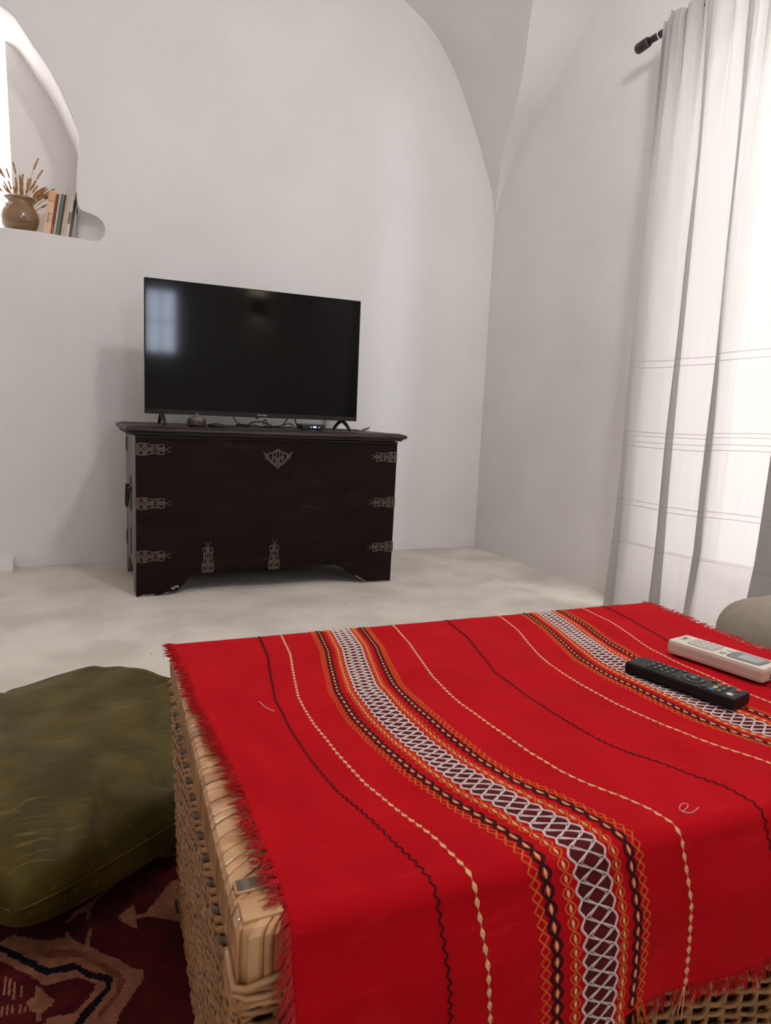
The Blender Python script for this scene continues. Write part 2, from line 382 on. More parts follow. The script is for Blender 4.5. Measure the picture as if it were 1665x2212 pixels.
tri = tessellate_polygon([[Vector((a, b, 0)) for a, b in outer], [Vector((a, b, 0)) for a, b in R0]])
wb.add([(a, WY, b) for a, b in outer+[tuple(q) for q in R0]], [tuple(t) for t in tri], 0, False)
rings = [(R0, WY), (ring(H0, .002), WY+.003), (H0, WY+.009), (shrink(H0, .85), WY+.05), (shrink(H0, .55), WY+.085), (shrink(H0, .2), WY+.105), (shrink(H0, 0), WY+.11), (shrink(H0, 0), WY+.345)]
V = np.array([[[a, y, b] for a, b in H] for H, y in rings])
wb.grid(V, wrap=True)
# rear of the niche with a window opening, and the outer masonry
nw = [(-.90, 1.56), (-.222, 1.56), (-.240, 2.45), (-.32, 2.52), (-.56, 2.56), (-.80, 2.50), (-.89, 2.40)]
NB = WY+.335
wb.plate([(-1.6, 1.3), (.4, 1.3), (.4, 2.9), (-1.6, 2.9)], [nw], lambda a, b, t: (a, t, b), NB, NB+.30)
wb.box((XL-.3, WY+.32, -.02), (XR+.3, WY+.62, 1.32)); wb.box((.38, WY+.32, 1.3), (XR+.3, WY+.62, 3.6)); wb.box((XL-.3, WY+.32, 1.3), (-1.58, WY+.62, 3.6)); wb.box((-1.6, WY+.32, 2.88), (.4, WY+.62, 3.6))
struct(wb.build('wall_back', M['plaster'], fixn=False))

def arched(y0, y1, z0, zs_, za, n=14):
    c, hw = (y0+y1)/2, (y1-y0)/2
    return [(y0, z0), (y1, z0)]+[(c+hw*math.cos(PI*i/n), zs_+(za-zs_)*math.sin(PI*i/n)) for i in range(n+1)]
wr = MB()
wr.plate([(YR-.3, -.02), (WY+.3, -.02), (WY+.3, 3.6), (YR-.3, 3.6)], [arched(.88, 2.235, .10, 1.98, 2.42)], lambda a, b, t: (t, a, b), XR, XR+.42)
struct(wr.build('wall_right', M['plaster']))
wl = MB(); wl.box((XL-.3, YR-.3, -.02), (XL, WY+.3, 3.6))
struct(wl.build('wall_left', M['plaster']))
wq = MB(); wq.plate([(XL-.3, -.02), (XR+.3, -.02), (XR+.3, 3.6), (XL-.3, 3.6)], [[(.665, 1.345), (1.005, 1.345), (1.005, 2.045), (.665, 2.045)]], lambda a, b, t: (a, t, b), YR-.3, YR)
struct(wq.build('wall_rear', M['plaster']))
struct(MB().box((XL-.3, YR-.3, 3.42), (XR+.4, WY+.6, 3.62)).build('attic_slab', M['plaster']))  # unseen slab above the vault, there to block daylight
# a low masonry footing jutting out at the foot of the back wall, at the left
ft = MB(); ft.box((-.62, 3.50, -.005), (-.237, WY+.01, .062))
struct(ft.build('trim_1', M['plaster'], bevel=.02))
# windows: painted frames in the openings
M['frame'] = mat('painted_window_frame', (.62, .60, .57), .5)
def window(name, axis, a0, a1, z0, z1, d, cols, rows, t=.035):
    mb = MB()
    def bx(p0, p1, q0, q1, dd=.02):
        if axis == 'x': mb.box((d-dd, p0, q0), (d+dd, p1, q1))
        else: mb.box((p0, d-dd, q0), (p1, d+dd, q1))
    bx(a0, a0+t, z0, z1); bx(a1-t, a1, z0, z1); bx(a0, a1, z0, z0+t); bx(a0, a1, z1-t, z1)
    for i in range(1, cols): x = a0+(a1-a0)*i/cols; bx(x-t*.4, x+t*.4, z0, z1, .015)
    for i in range(1, rows): z = z0+(z1-z0)*i/rows; bx(a0, a1, z-t*.3, z+t*.3, .012)
    return struct(mb.build(name, M['frame']))
window('window_1', 'x', .88, 2.235, .10, 2.42, XR+.33, 2, 1, .05)
window('window_2', 'y', -.90, -.20, 1.56, 2.57, NB+.28, 1, 1, .03)
window('window_3', 'y', .665, 1.005, 1.345, 2.045, YR-.2, 2, 2, .018)

# ------------------------------------------------------------------ wicker trunk
FL, BL, FR, BR = (.102, .437), (.134, 1.050), (1.045, .402), (1.075, 1.032)
def TM(s, t, z=0, inset=0.):
    """s along the width, t along the depth of the trunk"""
    W, D_ = .94, .62
    s = s*(1-2*inset/W)+inset/W; t = t*(1-2*inset/D_)+inset/D_
    x = FL[0]*(1-s)*(1-t)+FR[0]*s*(1-t)+BL[0]*(1-s)*t+BR[0]*s*t
    y = FL[1]*(1-s)*(1-t)+FR[1]*s*(1-t)+BL[1]*(1-s)*t+BR[1]*s*t
    return (x, y, z)
trunk = thing('wicker_trunk', 'brown wicker trunk used as a low table under the red striped cloth', 'trunk', TM(.5, .5, 0))
TO = Vector(trunk.location)
def tb(mb, name, m, **k):
    mb.v = [(a-TO.x, b-TO.y, c-TO.z) for a, b, c in mb.v]; return mb.build(name, m, trunk, **k)
core = MB()
core.add([TM(0, 0, .0145, .022), TM(1, 0, .0145, .022), TM(1, 1, .0145, .022), TM(0, 1, .0145, .022), TM(0, 0, .372, .011), TM(1, 0, .372, .011), TM(1, 1, .372, .011), TM(0, 1, .372, .011)],
         [(0, 3, 2, 1), (4, 5, 6, 7), (0, 1, 5, 4), (1, 2, 6, 5), (2, 3, 7, 6), (3, 0, 4, 7)], 0, False)
tb(core, 'shade_backing', M['wickerdark'])  # dark box put behind the weave as painted shade in its holes
def side_pt(side, q, z, out):
    """point on one of the four sides, q in 0..1 along it, out = outward offset"""
    ins = .004+.012*(1-z/.38)-out
    return {'left': lambda: TM(0, 1-q, z, ins), 'front': lambda: TM(q, 0, z, ins), 'right': lambda: TM(1, q, z, ins), 'back': lambda: TM(1-q, 1, z, ins)}[side]()
bw = MB()
for side, length, nn in (('left', .62, 5), ('front', .94, 5), ('right', .62, 3), ('back', .94, 3)):
    ns = int(length/.023); rows = 49
    for k in range(rows):
        z0 = .017+k*.00727; ph = (k % 2)*PI+(.9*math.sin(k*.8) if side == 'left' else .5*math.sin(k*.5))
        m = ns*5+1; pts = []
        wob = random.uniform(-.001, .001)
        for i in range(m):
            q = i/(m-1); a = q*ns*PI+ph
            pts.append(side_pt(side, q, z0+.0016*math.sin(a*.5+k)+wob, .0042*math.sin(a)))
        bw.tube(pts, [random.uniform(.0024, .0030)]*m, nn, 0)
    for j in range(ns+1):
        q = j/ns
        bw.tube([side_pt(side, q, z, -.001) for z in (.013, .12, .25, .375)], .0036, 5, 0)
tb(bw, 'woven_body', M['wicker'], fixn=False)
# lid rim wrapped with flat cane, corner wraps and the braid underneath
def slat(mb, side, q0, q1, mi, tz=0.):
    prof = [(-.055, .4262), (-.008, .4292), (-.002, .4280), (.0012, .4235), (.0016, .405), (.0010, .386), (-.002, .379), (-.006, .379), (-.006, .418), (-.012, .4235), (-.055, .4225)]
    qs = [q0, q0+(q1-q0)*.15, q0+(q1-q0)*.85, q1]; e = [-.0012, 0, 0, -.0012]; V = []
    for q, ee in zip(qs, e):
        row = []
        for d, z in prof:
            dd = d+ee+.0; ins = -dd
            row.append({'left': lambda: TM(0, 1-q, z+ee*.6+tz, ins), 'front': lambda: TM(q, 0, z+ee*.6+tz, ins), 'right': lambda: TM(1, q, z+ee*.6+tz, ins), 'back': lambda: TM(1-q, 1, z+ee*.6+tz, ins)}[side]())
        V.append(row)
    V = np.array(V); mb.grid(V, mi, wrap=True, smooth=False)
    n = len(prof); o = len(mb.v)-4*n
    mb.f += [tuple(range(o, o+n)), tuple(range(o+3*n, o+4*n))]; mb.mi += [mi, mi]; mb.sm += [False, False]
rim = MB()
for side, length in (('left', .62), ('front', .94), ('right', .62), ('back', .94)):
    q = 0.006
    while q < .985:
        wd = random.choice([.006, .007, .008, .011, .011, .016, .021])/length
        slat(rim, side, q, min(q+wd, .994), random.choice([0, 0, 1, 1, 2]), random.uniform(-.0006, .0006)); q += wd+.0011/length
for s_, t_ in ((0, 0), (1, 0), (1, 1), (0, 1)):
    c_ = TM(s_, t_, 0, .011)
    rim.lathe([(.010, .3795), (.0108, .384), (.0108, .421), (.009, .4275), (.004, .4288)], 14, (c_[0], c_[1], 0), 1)
tb(rim, 'cane_wrapped_rim', [M['cane'], M['cane2'], M['cane3']])
top = MB(); P = [TM(0, 0, .38, .05), TM(1, 0, .38, .05), TM(1, 1, .38, .05), TM(0, 1, .38, .05)]
top.add(P+[(a, b, .425) for a, b, c in P], [(0, 3, 2, 1), (4, 5, 6, 7), (0, 1, 5, 4), (1, 2, 6, 5), (2, 3, 7, 6), (3, 0, 4, 7)], 0, False)
tb(top, 'lid', M['wicker'])
br = MB()
for side, length in (('left', .62), ('front', .94), ('right', .62), ('back', .94)):
    n = int(length/.0055); pitch = .036
    for k in range(3):
        pts = []
        for i in range(n+1):
            q = i/n; a = 2*PI*q*length/pitch+k*2*PI/3
            pts.append(side_pt(side, q, .3725+.0048*math.sin(a), .003+.0038*math.cos(a)))
        br.tube(pts, .0032, 6, 1 if k == 2 else 0)
tb(br, 'braided_edge', [M['wicker'], M['dust']], fixn=False)
def corner_wrap(side_s):
    cn = MB(); sg = 1 if side_s == 0 else -1
    for k in range(6):                                            # frayed fibre bundle turning round the front corner under the rim
        pts = []
        for i in range(16):
            a = i/15
            if a < .35: px, py, _ = TM(side_s, .06*(1-a/.35)+.004, 0, -.003)
            else: px, py, _ = TM(side_s+sg*(a-.35)*.16, .0, 0, -.003)
            pts.append((px, py, .388-.0040*k+.0022*math.sin(a*14+k*2)))
        cn.tube(pts, .0027, 6, k % 2)
    tb(cn, 'corner_wrap', [M['cane2'], M['wicker']], fixn=False)
corner_wrap(0); corner_wrap(1)
blk = MB()
for (t0, t1, zt, mi) in ((.012, .050, .4312, 0), (.064, .088, .4312, 1)):
    p = [TM(.004, t0, .425), TM(.036, t0+.002, .425), TM(.036, t1+.003, .425), TM(.004, t1, .425)]
    blk.add(p+[(a, b, zt+random.uniform(-.001, .001)) for a, b, c in p], [(0, 3, 2, 1), (4, 5, 6, 7), (0, 1, 5, 4), (1, 2, 6, 5), (2, 3, 7, 6), (3, 0, 4, 7)], mi, False)
tag(tb(blk, 'corner_patch', [M['cane2'], M['dust']], bevel=.0015), 'frayed grey and tan cane patch at the near corner')
for s_, t_ in ((.02, .03), (.98, .03), (.98, .97), (.02, .97)):
    f_ = MB(); p = TM(s_, t_, 0, 0); f_.box((p[0]-.012, p[1]-.012, .0098), (p[0]+.012, p[1]+.012, .016)); tb(f_, 'foot', M['wickerdark'])

# ------------------------------------------------------------------ red cloth
ZC = .4330
U0, U1 = .137, 1.062
uD = [.13, .20, .27, .31, .36, .45, .50, .61, .71, .76, .86, .91, .957, 1.06]
wD = [-.12, .35, .75, .85, 1.0, .95, .90, 1.05, 1.2, 1.22, 1.05, 1.08, 1.05, .45]
yD = [.36, .40, .45, .51, .58, .65, .72, .80, .89, .95, 1.06]
dD = [-.016, -.020, -.028, -.042, -.058, -.064, -.065, -.058, -.035, -.018, 0]
def Yb(u): return 1.052-.012*(u-.134)/.94
def Yf(u): return .433-.036*(u-.102)/.94
BACKH, DROP, RR = .05, .150, .016
def S(u, v):
    """cloth surface: u across the stripes, v from the hem behind, over the top and down the front"""
    u = np.asarray(u, float); v = np.asarray(v, float)
    L = Yb(u)-Yf(u)+.004
    vv = v-BACKH
    y = Yb(u)-vv; z = np.full_like(y, ZC)
    # back roll over
    b = vv < 0; y = np.where(b, Yb(u)+.010*(1-np.exp(vv*90)), y); z = np.where(b, ZC+np.minimum(0, vv)*.98, z)
    # front roll over
    q = vv-(L-RR); ang = np.clip(q/RR, 0, PI/2); f = q > 0
    yf0 = Yb(u)-(L-RR)
    yr = yf0-RR*np.sin(ang); zr = ZC-RR*(1-np.cos(ang)); fall = np.maximum(0, q-RR*PI/2)
    wave = .010*np.sin(u*21+.6)+.006*np.sin(u*47+1.3)
    yr = yr-fall*(.05+wave*5.5)*.9-.012*np.clip(fall/.05, 0, 1)
    zr = zr-fall*.985
    y = np.where(f, yr, y); z = np.where(f, zr, z)
    xx = u+interp(np.clip(np.where(f, yf0-q*.6, y), .36, 1.06), yD, dD)*interp(u, uD, wD)
    xx = xx+np.where(f, fall*(.12*(u-.35)+.02), 0)
    yy_ = np.where(f, .43, y); ex = .016*np.clip((u-.33)/.08, 0, 1)*np.clip((.54-yy_)/.09, 0, 1)
    xx = xx+ex*np.where(f, 1-np.clip(fall/.17, 0, 1)*np.clip(1-(u-.40)/.1, 0, 1), 1)
    topm = np.clip(vv/.02, 0, 1)*np.clip((L-vv)/.05, 0, 1)
    wr = (.0011*np.sin(u*19+v*13)+.0009*np.sin(u*41-v*29+1)+.0006*np.sin(u*93+v*37+2*np.sin(v*21))+.0018)*topm
    hx = (.0025*np.sin(v*15+u*3)+.0012*np.sin(v*43))*np.clip((.2-u)/.08, 0, 1)
    y = y+.0022*np.sin(u*13+1)*np.where(b, 1, 0)
    return np.stack([xx+hx, y, z+wr], -1)
VT = BACKH+.62+DROP
vmax = lambda u: BACKH+(Yb(u)-Yf(u))+DROP+.004*np.sin(u*31)-.032*np.clip((u-.58)/.10, 0, 1)
cloth = thing('tablecloth', 'red handwoven cloth with embroidered stripes and fringe draped over the wicker trunk', 'tablecloth', TM(.5, .5, .43))
CO = Vector(cloth.location)
nu, nv = 300, 260
uu = np.linspace(U0, U1, nu)
V = np.array([S(np.full(nv, u), np.linspace(0, 1, nv)*vmax(u)) for u in uu])-np.array(CO)
cmb = MB().grid(V); me_uv = np.array([[(u, t*vmax(u)) for t in np.linspace(0, 1, nv)] for u in uu]).reshape(-1, 2)
co = cmb.build('cloth', M['red'], cloth, fixn=False)
uvl = co.data.uv_layers.new(name='UVMap'); li = np.zeros(len(co.data.loops), int); co.data.loops.foreach_get('vertex_index', li)
uvl.data.foreach_set('uv', me_uv[li].ravel().astype(np.float32))
sol = co.modifiers.new('thickness', 'SOLIDIFY'); sol.thickness = .0010; sol.offset = -1
emb = MB(); EM = [M['y_cream'], M['y_white'], M['y_black'], M['y_orange'], M['y_maroon'], M['y_dark']]
def Sn(u, v, h):
    e = 1e-4; p = S(u, v); a = S(u+e, v)-p; b = S(u, v+e)-p; n = np.cross(b, a); n /= np.linalg.norm(n, axis=-1)[..., None]+1e-15
    n *= np.where(n[..., 2:3] < -.2, -1, 1)
    return p+n*np.asarray(h)[..., None]-np.array(CO)
# the stitches are packed tighter towards the far hem: pattern length w -> cloth length v
_v = np.linspace(0, 1.0, 400); _f = interp(_v, [0, .25, .55, .68, .80, 1.0], [.64, .66, .74, .84, .82, .80])
_w = np.concatenate([[0], np.cumsum((1/_f)[:-1]*(_v[1]-_v[0]))])
def ribbon(us, vs, wd, mi, h=.0009, base=.0003):
    us = np.asarray(us, float); vs = np.minimum(interp(np.asarray(vs, float), _w, _v), vmax(us)-.0015+np.arange(len(us))*1e-6)
    tu = np.gradient(us); tv = np.gradient(vs); l = np.hypot(tu, tv)+1e-12; pu, pv = -tv/l, tu/l
    W = np.broadcast_to(np.asarray(wd, float), us.shape)/2
    rows = [Sn(us+pu*W*k, vs+pv*W*k, np.full_like(us, base if abs(k) == 1 else h)) for k in (-1, 0, 1)]
    emb.grid(np.stack(rows, 1), mi)
VEND = BACKH+.638+DROP
WEND = float(interp(VEND, _v, _w))
def trange(per, k=8): n = int(WEND/per); return np.linspace(0, n*per, n*k+1), n
def triw(x): return 2/PI*np.arcsin(np.sin(x))
def wave_line(uc, amp, per, wd, mi, ph=0, tri=True, h=.0009, k=8, soft=1.):
    v, n = trange(per, k); f = triw if tri else np.sin
    ribbon(uc+amp*f(2*PI*v/per+ph), v, wd, mi, h)
def lens(uc, v0, ln, hw, mi, h=.0012):
    t = np.linspace(0, 1, 7); ribbon(np.full(7, uc), v0+ln*t, 2*hw*np.sin(PI*np.clip(t, .06, .94)), mi, h)
def cream_line(uc):
    per = .0135; n = int(WEND/per)
    for i in range(n):
        v0 = i*per; lens(uc, v0, .0104, .0022, 0)
        lens(uc, v0+.0038, .003, .0005, 5, .0015)
        ribbon([uc, uc], [v0+.0100, v0+.0138], .0004, 0, .0006)
def black_line(uc): wave_line(uc, .0019, .0115, .0018, 2, h=.0009)
def chain(uc, mi, hw, wd, per=.0165, lw=.0015):
    v, n = trange(per, 8)
    ribbon(uc+hw*np.sin(PI*v/per), v, wd, mi, .0010); ribbon(uc-hw*np.sin(PI*v/per), v, wd, mi, .0011)
    for i in range(n): lens(uc, i*per+per*.2, per*.6, lw, 0, .0013)
def orange_edge(uc):
    per = .0120; v, n = trange(per, 8)
    ribbon(uc+.0042*triw(PI*v/per), v, .0013, 3, .0008); ribbon(uc-.0042*triw(PI*v/per), v, .0013, 3, .0009)
    for i in range(n): lens(uc, i*per-.0022+per, .0044, .0008, 3, .0009)
def lattice(uc):
    per = .0165; v, n = trange(per, 10)
    for kk in (-.0107, -.0036, .0036, .0107): ribbon(np.full(420, uc+kk), np.linspace(0, WEND, 420), .0074, 4, .0005, .0004)
    for i in range(n):
        v0 = (i+.5)*per
        ribbon([uc-.0001, uc-.0001, uc-.0001], [v0-.0046, v0, v0+.0046], [.0002, .0125, .0002], 5, .0009, .0007)
        lens(uc, v0-.001, .002, .0008, 4, .0010)
    for sg in (1, -1):
        ribbon(uc+sg*(.0148+.0017*np.cos(2*PI*v/per)), v, .0019, 1, .0015)
        ribbon(uc+sg*.0125*triw(PI*v/per), v, .0015, 1, .0013)
        ribbon(uc+sg*.0088*triw(PI*v/per), v, .0008, 1, .0012)
def band(uc):
    orange_edge(uc-.0480); orange_edge(uc+.0480)
    chain(uc-.0385, 2, .0043, .0027, lw=.0013); chain(uc+.0385, 2, .0043, .0027, lw=.0013)
    chain(uc-.0230, 3, .0044, .0013, .0135, .0013); chain(uc+.0230, 3, .0044, .0013, .0135, .0013)
    lattice(uc)
for u in (.270, .607, .957): black_line(u)
for u in (.305, .501, .712, .908): cream_line(u)
band(.405); band(.812)
tag(emb.build('embroidery', EM, cloth, fixn=False), 'cream, white, orange and black embroidered stripes')
# fringe: left and right raw edges and the front hem
fr = MB()
def strand(p, d, ln, mi, curl, droop, r=.00042):
    d = np.array(d, float); d /= np.linalg.norm(d); k = 6; pts = []; q = np.array(p, float)
    sd = np.cross(d, [0, 0, 1.]);
    if np.linalg.norm(sd) < .1: sd = np.array([1., 0, 0])
    for i in range(k):
        pts.append(q.copy()); t = i/(k-1); q = q+(d+sd*curl*math.sin(t*3)+np.array([0, 0, droop*(t-.25)]))*ln/(k-1)
    fr.tube(np.array(pts)-np.array(CO), [r*1.15, r*1.1, r, r*.9, r*.8, r*.5], 3, mi, cap=False)
v = BACKH-.02
while v < VEND+.01:
    fold = v > BACKH+.60
    for side in (0, 1):
        u = U0 if side == 0 else U1
        sgn = -1 if side == 0 else 1
        dirv = random.uniform(-.7, .7)
        for k in range(9 if side == 0 else 6):
            vv = v+random.uniform(-.003, .003); p = S(u+.0008*-sgn, vv)
            ln = random.uniform(.009, .020) if side == 0 else random.uniform(.010, .018)
            if fold: d = (sgn*.7, -.25+random.uniform(-.3, .2), -.7)
            else: d = (sgn, dirv+random.uniform(-.5, .5), random.uniform(-.05, .30))
            strand(p, d, ln, 0, random.uniform(-.6, .6), -.25 if not fold else -.6, .0005)
    v += random.uniform(.0045, .008)
def yarn_at(u):
    for c, hw, mi in ((.405, .0155, 1), (.812, .0155, 1)):
        if abs(u-c) < hw: return mi if random.random() < .7 else 4
    for c0 in (.405, .812):
        if abs(abs(u-c0)-.0385) < .006: return 3
        if abs(abs(u-c0)-.023) < .006: return 2 if random.random() < .6 else 5
        if abs(abs(u-c0)-.048) < .006: return 2
    for c in (.305, .501, .712, .908):
        if abs(u-c) < .002: return 5
    return 0
u = U0
while u < U1:
    vm = float(vmax(u)); lean = random.uniform(-.35, .35)
    mi0 = yarn_at(u)
    for k in range(7):
        uk = u+random.uniform(-.003, .003); mi = yarn_at(uk) if mi0 else 0
        p = S(uk, vm-.001); strand(p, (lean+random.uniform(-.3, .3), -.12+random.uniform(-.15, .15), -1), random.uniform(.011, .022)*(1.6 if mi in (1, 2, 5) else 1), mi, random.uniform(-.4, .4), -.1, .0005 if mi == 0 else .0007)
    u += random.uniform(.0045, .0075)
# raw wefts hang at the hem behind too
fo = fr.build('fringe', [M['redfringe'], M['y_white'], M['y_orange'], M['y_black'], M['y_maroon'], M['y_cream']], cloth, fixn=False)
tag(fo, kind='stuff')
# loose bits of thread lying on the cloth
def thread(pts, r, label):
    q = np.array([(a, b, 0) for a, b in pts]); n = 24; t = np.linspace(0, len(q)-1, n)
    P = np.stack([interp(t, range(len(q)), q[:, 0]), interp(t, range(len(q)), q[:, 1])], 1)
    for _ in range(3): P[1:-1] = (P[:-2]+2*P[1:-1]+P[2:])/4
    tag(MB().tube([(a-.012*(a > .4), b-.006*(a > .4), ZC+.0052) for a, b in P], r, 5).build('loose_thread', M['y_white']), label, 'thread')
thread([(.545, .437), (.529, .431), (.522, .440), (.534, .448), (.541, .446), (.536, .441), (.524, .437)], .00028, 'curled pale thread lying on the red cloth near its front edge')
thread([(.205, .795), (.208, .775), (.215, .762)], .0004, 'short pale thread lying on the red cloth left of the first black stripe')

# ------------------------------------------------------------------ remote controls
M['r_black'] = mat('matt_black_remote', (.008, .008, .008), .45, spec=.2)
M['r_btn'] = mat('rubber_button', (.006, .006, .006), .55)
M['r_white'] = mat('ivory_plastic', (.62, .55, .46), .4)
M['r_grey'] = mat('grey_key_panel', (.36, .34, .31), .5)
M['r_key'] = mat('pale_grey_key', (.55, .53, .49), .45)
M['r_green'] = mat('pale_green_key', (.33, .42, .33), .45)
M['r_lcd'] = mat('lcd_glass', (.30, .31, .29), .2)
M['r_dgrey'] = mat('lcd_surround', (.13, .13, .13), .4)
M['b_red'] = mat('red_key', (.55, .02, .02), .45); M['b_green'] = mat('green_key', (.02, .18, .09), .45)
M['b_yel'] = mat('yellow_key', (.75, .42, .02), .45); M['b_blue'] = mat('blue_key', (.02, .14, .42), .45)
M['print'] = mat('white_ink', (.7, .7, .68), .6)
def rbox(mb, c, s, mi=0):
    return mb.box((c[0]-s[0]/2, c[1]-s[1]/2, c[2]-s[2]/2), (c[0]+s[0]/2, c[1]+s[1]/2, c[2]+s[2]/2), mi)
def pill(mb, cx, cy, z0, z1, lx, ly, mi=0, n=16, pw=.5):
    lo = [(cx+lx/2*math.copysign(abs(math.cos(2*PI*i/n))**pw, math.cos(2*PI*i/n)), cy+ly/2*math.copysign(abs(math.sin(2*PI*i/n))**pw, math.sin(2*PI*i/n))) for i in range(n)]
    V = np.array([[(x, y, z0) for x, y in lo], [(x, y, z1-.0004) for x, y in lo], [(cx+(x-cx)*.85, cy+(y-cy)*.85, z1) for x, y in lo]])
    mb.grid(V, mi, wrap=True); o = len(mb.v)-n; mb.f.append(tuple(range(o, o+n))); mb.mi.append(mi); mb.sm.append(False)
ang = math.atan2(-.146, .034)
rem = thing('tv_remote', 'black television remote with coloured keys lying on the red cloth', 'remote control', (.7625, .662, ZC+.0045), ang)
LH = .079
b_ = MB(); b_.box((-LH, -.0225, 0), (LH, .0225, .0165)); b_.build('case', M['r_black'], rem, bevel=.004)
HT = .0165
def key(x, y, lx, ly, m, name='button', pw=.5, sym=None, symsize=.004):
    q = MB(); pill(q, 0, 0, 0, .0016, lx, ly, pw=pw)
    if sym: text_mesh(q, sym, symsize, lambda a, b, t: (-b, a, t), .00172, 1)
    return q.build(name, [m, M['print']], rem, origin=None, fixn=False), (x, y)
def put(kx, x, y): kx.location = (x, y, HT-.0003)
nums = ['1', '2', '3', '4', '5', '6', '7', '8', '9', '.', '0', '-']
# rows run from the blank tail towards the power key
for r in range(4):
    bar = MB(); pill(bar, 0, 0, 0, .0010, .0068, .036, pw=.45); bo = bar.build('key_row', M['r_btn'], rem, fixn=False); bo.location = (-.047+r*.0095, .0, HT-.0003)
    for c in range(3):
        o, _ = key(0, 0, .0050, .0085, M['r_btn'], sym=nums[(3-r)*3+c] if r > 0 else ['#', '0', '*'][c], symsize=.0052); put(o, -.047+r*.0095, .011-c*.011); o.location.z += .0006
for x, y, s_ in ((-.0085, -.0145, '-'), (-.0075, .014, '+'), (.0345, -.014, 'v'), (.0345, .014, '^')):
    o, _ = key(0, 0, .0068, .0068, M['r_btn'], pw=1, sym=s_, symsize=.005); put(o, x, y)
rg = MB()
prof = [(.0085, 0), (.0088, .0014), (.0155, .0014), (.0165, .0004), (.0165, 0)]
rg.lathe(prof[::-1], 32); rgo = rg.build('navigation_ring', M['r_btn'], rem); rgo.location = (.0125, 0, HT-.0002)
q = MB()
for a in range(4):
    ca, sa = math.cos(a*PI/2), math.sin(a*PI/2)
    q.add([(ca*x-sa*y, sa*x+ca*y, .0016) for x, y in ((.0140, 0), (.0115, .0014), (.0115, -.0014))], [(0, 1, 2)], 0, False)
qo = q.build('arrow_mark', M['print'], rem, fixn=False); qo.location = (.0125, 0, HT)
o, _ = key(0, 0, .0150, .0150, M['r_btn'], pw=1, sym='OK', symsize=.0055); put(o, .0125, 0); o.location.z += .0008
for i, mm in enumerate(('b_red', 'b_green', 'b_yel', 'b_blue')):
    o, _ = key(0, 0, .0060, .0075, M[mm], pw=1); put(o, .0455, .0145-i*.0097)
    tag(o, {'b_red': 'red', 'b_green': 'green', 'b_yel': 'yellow', 'b_blue': 'blue'}[mm]+' round key')
for i in range(3):
    bar = MB(); pill(bar, 0, 0, 0, .0013, .0060, .0105, pw=.4); text_mesh(bar, '==', .006, lambda a, b, t: (-b, a, t), .0014, 1)
    bo = bar.build('button', [M['r_btn'], M['print']], rem, fixn=False); bo.location = (.0545, .0125-i*.012, HT-.0003)
o, _ = key(0, 0, .0075, .0075, M['b_red'], pw=1); put(o, .068, .0115); tag(o, 'round red power key')
o, _ = key(0, 0, .0085, .0085, M['r_key'], pw=1); put(o, .068, -.012); tag(o, 'round pale grey key')

ang2 = math.atan2(-.137, .026)
ac = thing('air_conditioner_remote', 'ivory air conditioner remote with small grey screen on the red cloth', 'remote control', (.893, .712, ZC+.0045), ang2)
b_ = MB(); b_.box((-.075, -.0265, 0), (.075, .0265, .0225)); b_.build('case', M['r_white'], ac, bevel=.0055)
b_ = MB(); b_.plate([(cx_+.0055*math.cos(a), cy_+.0055*math.sin(a)) for cx_, cy_, a0 in ((.0696, .0211, 0), (-.0696, .0211, PI/2), (-.0696, -.0211, PI), (.0696, -.0211, PI*1.5)) for a in np.linspace(a0, a0+PI/2, 6)], [], lambda a, b, t: (a, b, t), .0112, .0117); b_.build('case_joint', M['r_grey'], ac)
AH = .0226
def plate_part(name, m, x0, x1, y0, y1, z=AH, t=.0006, pw=.35, label=None):
    q = MB(); pill(q, 0, 0, -.0004, t, x1-x0, y1-y0, n=28, pw=pw); o = q.build(name, m, ac, fixn=False); o.location = ((x0+x1)/2, (y0+y1)/2, z)
    if label: tag(o, label)
    return o
plate_part('key_panel', M['r_grey'], -.049, -.004, -.020, .020)
for i in range(4):
    for j in range(3):
        plate_part('button', M['r_key'], -.0445+i*.0098, -.0375+i*.0098, -.0155+j*.0115, -.0085+j*.0115, AH+.0006, .0009, 1)
plate_part('button', M['r_green'], .002, .012, -.0165, -.006, AH, .0016, 1, 'pale green key')
plate_part('button', M['r_key'], .002, .013, .004, .012, AH, .0016, .8)
plate_part('screen_surround', M['r_dgrey'], .014, .066, -.021, .018, AH, .0005)
lc = plate_part('screen', M['r_lcd'], .027, .060, -.0145, .0135, AH+.0005, .0006, .3)
q = MB()
for i in range(10):                                                  # small pseudo segments of the display
    pass
lg = MB()
pts = circle(0, 0, .0075, 28, 1.45); inn = circle(0, 0, .0071, 28, 1.46)
lg.plate(pts, [inn], lambda a, b, t: (b, a, t), 0, .0003)
lg.tube([(-.002, -.006, .0003), (.001, -.002, .0003), (-.003, .002, .0003), (.002, .005, .0003)], .0007, 5)
lg.tube([(.002, -.005, .0003), (-.002, .000, .0003), (.003, .003, .0003)], .0009, 5)
lo = lg.build('emblem', M['r_dgrey'], ac); lo.location = (-.0615, 0, AH)
q = MB(); q.box((.0735, -.006, .004), (.0755, .006, .012)); q.build('infrared_window', M['r_dgrey'], ac)

# ------------------------------------------------------------------ chest
CX0, CX1, CYF, CYB = .243, 1.386, 2.953, 3.500
chest = thing('wooden_chest', 'dark antique wooden chest with openwork brass straps against the back wall under the television', 'chest', ((CX0+CX1)/2, (CYF+CYB)/2, 0), -.0045)
CC = Vector(chest.location)
def cb(mb, name, m, **k):
    mb.v = [(a-CC.x, b-CC.y, c) for a, b, c in mb.v]; return mb.build(name, m, chest, **k)
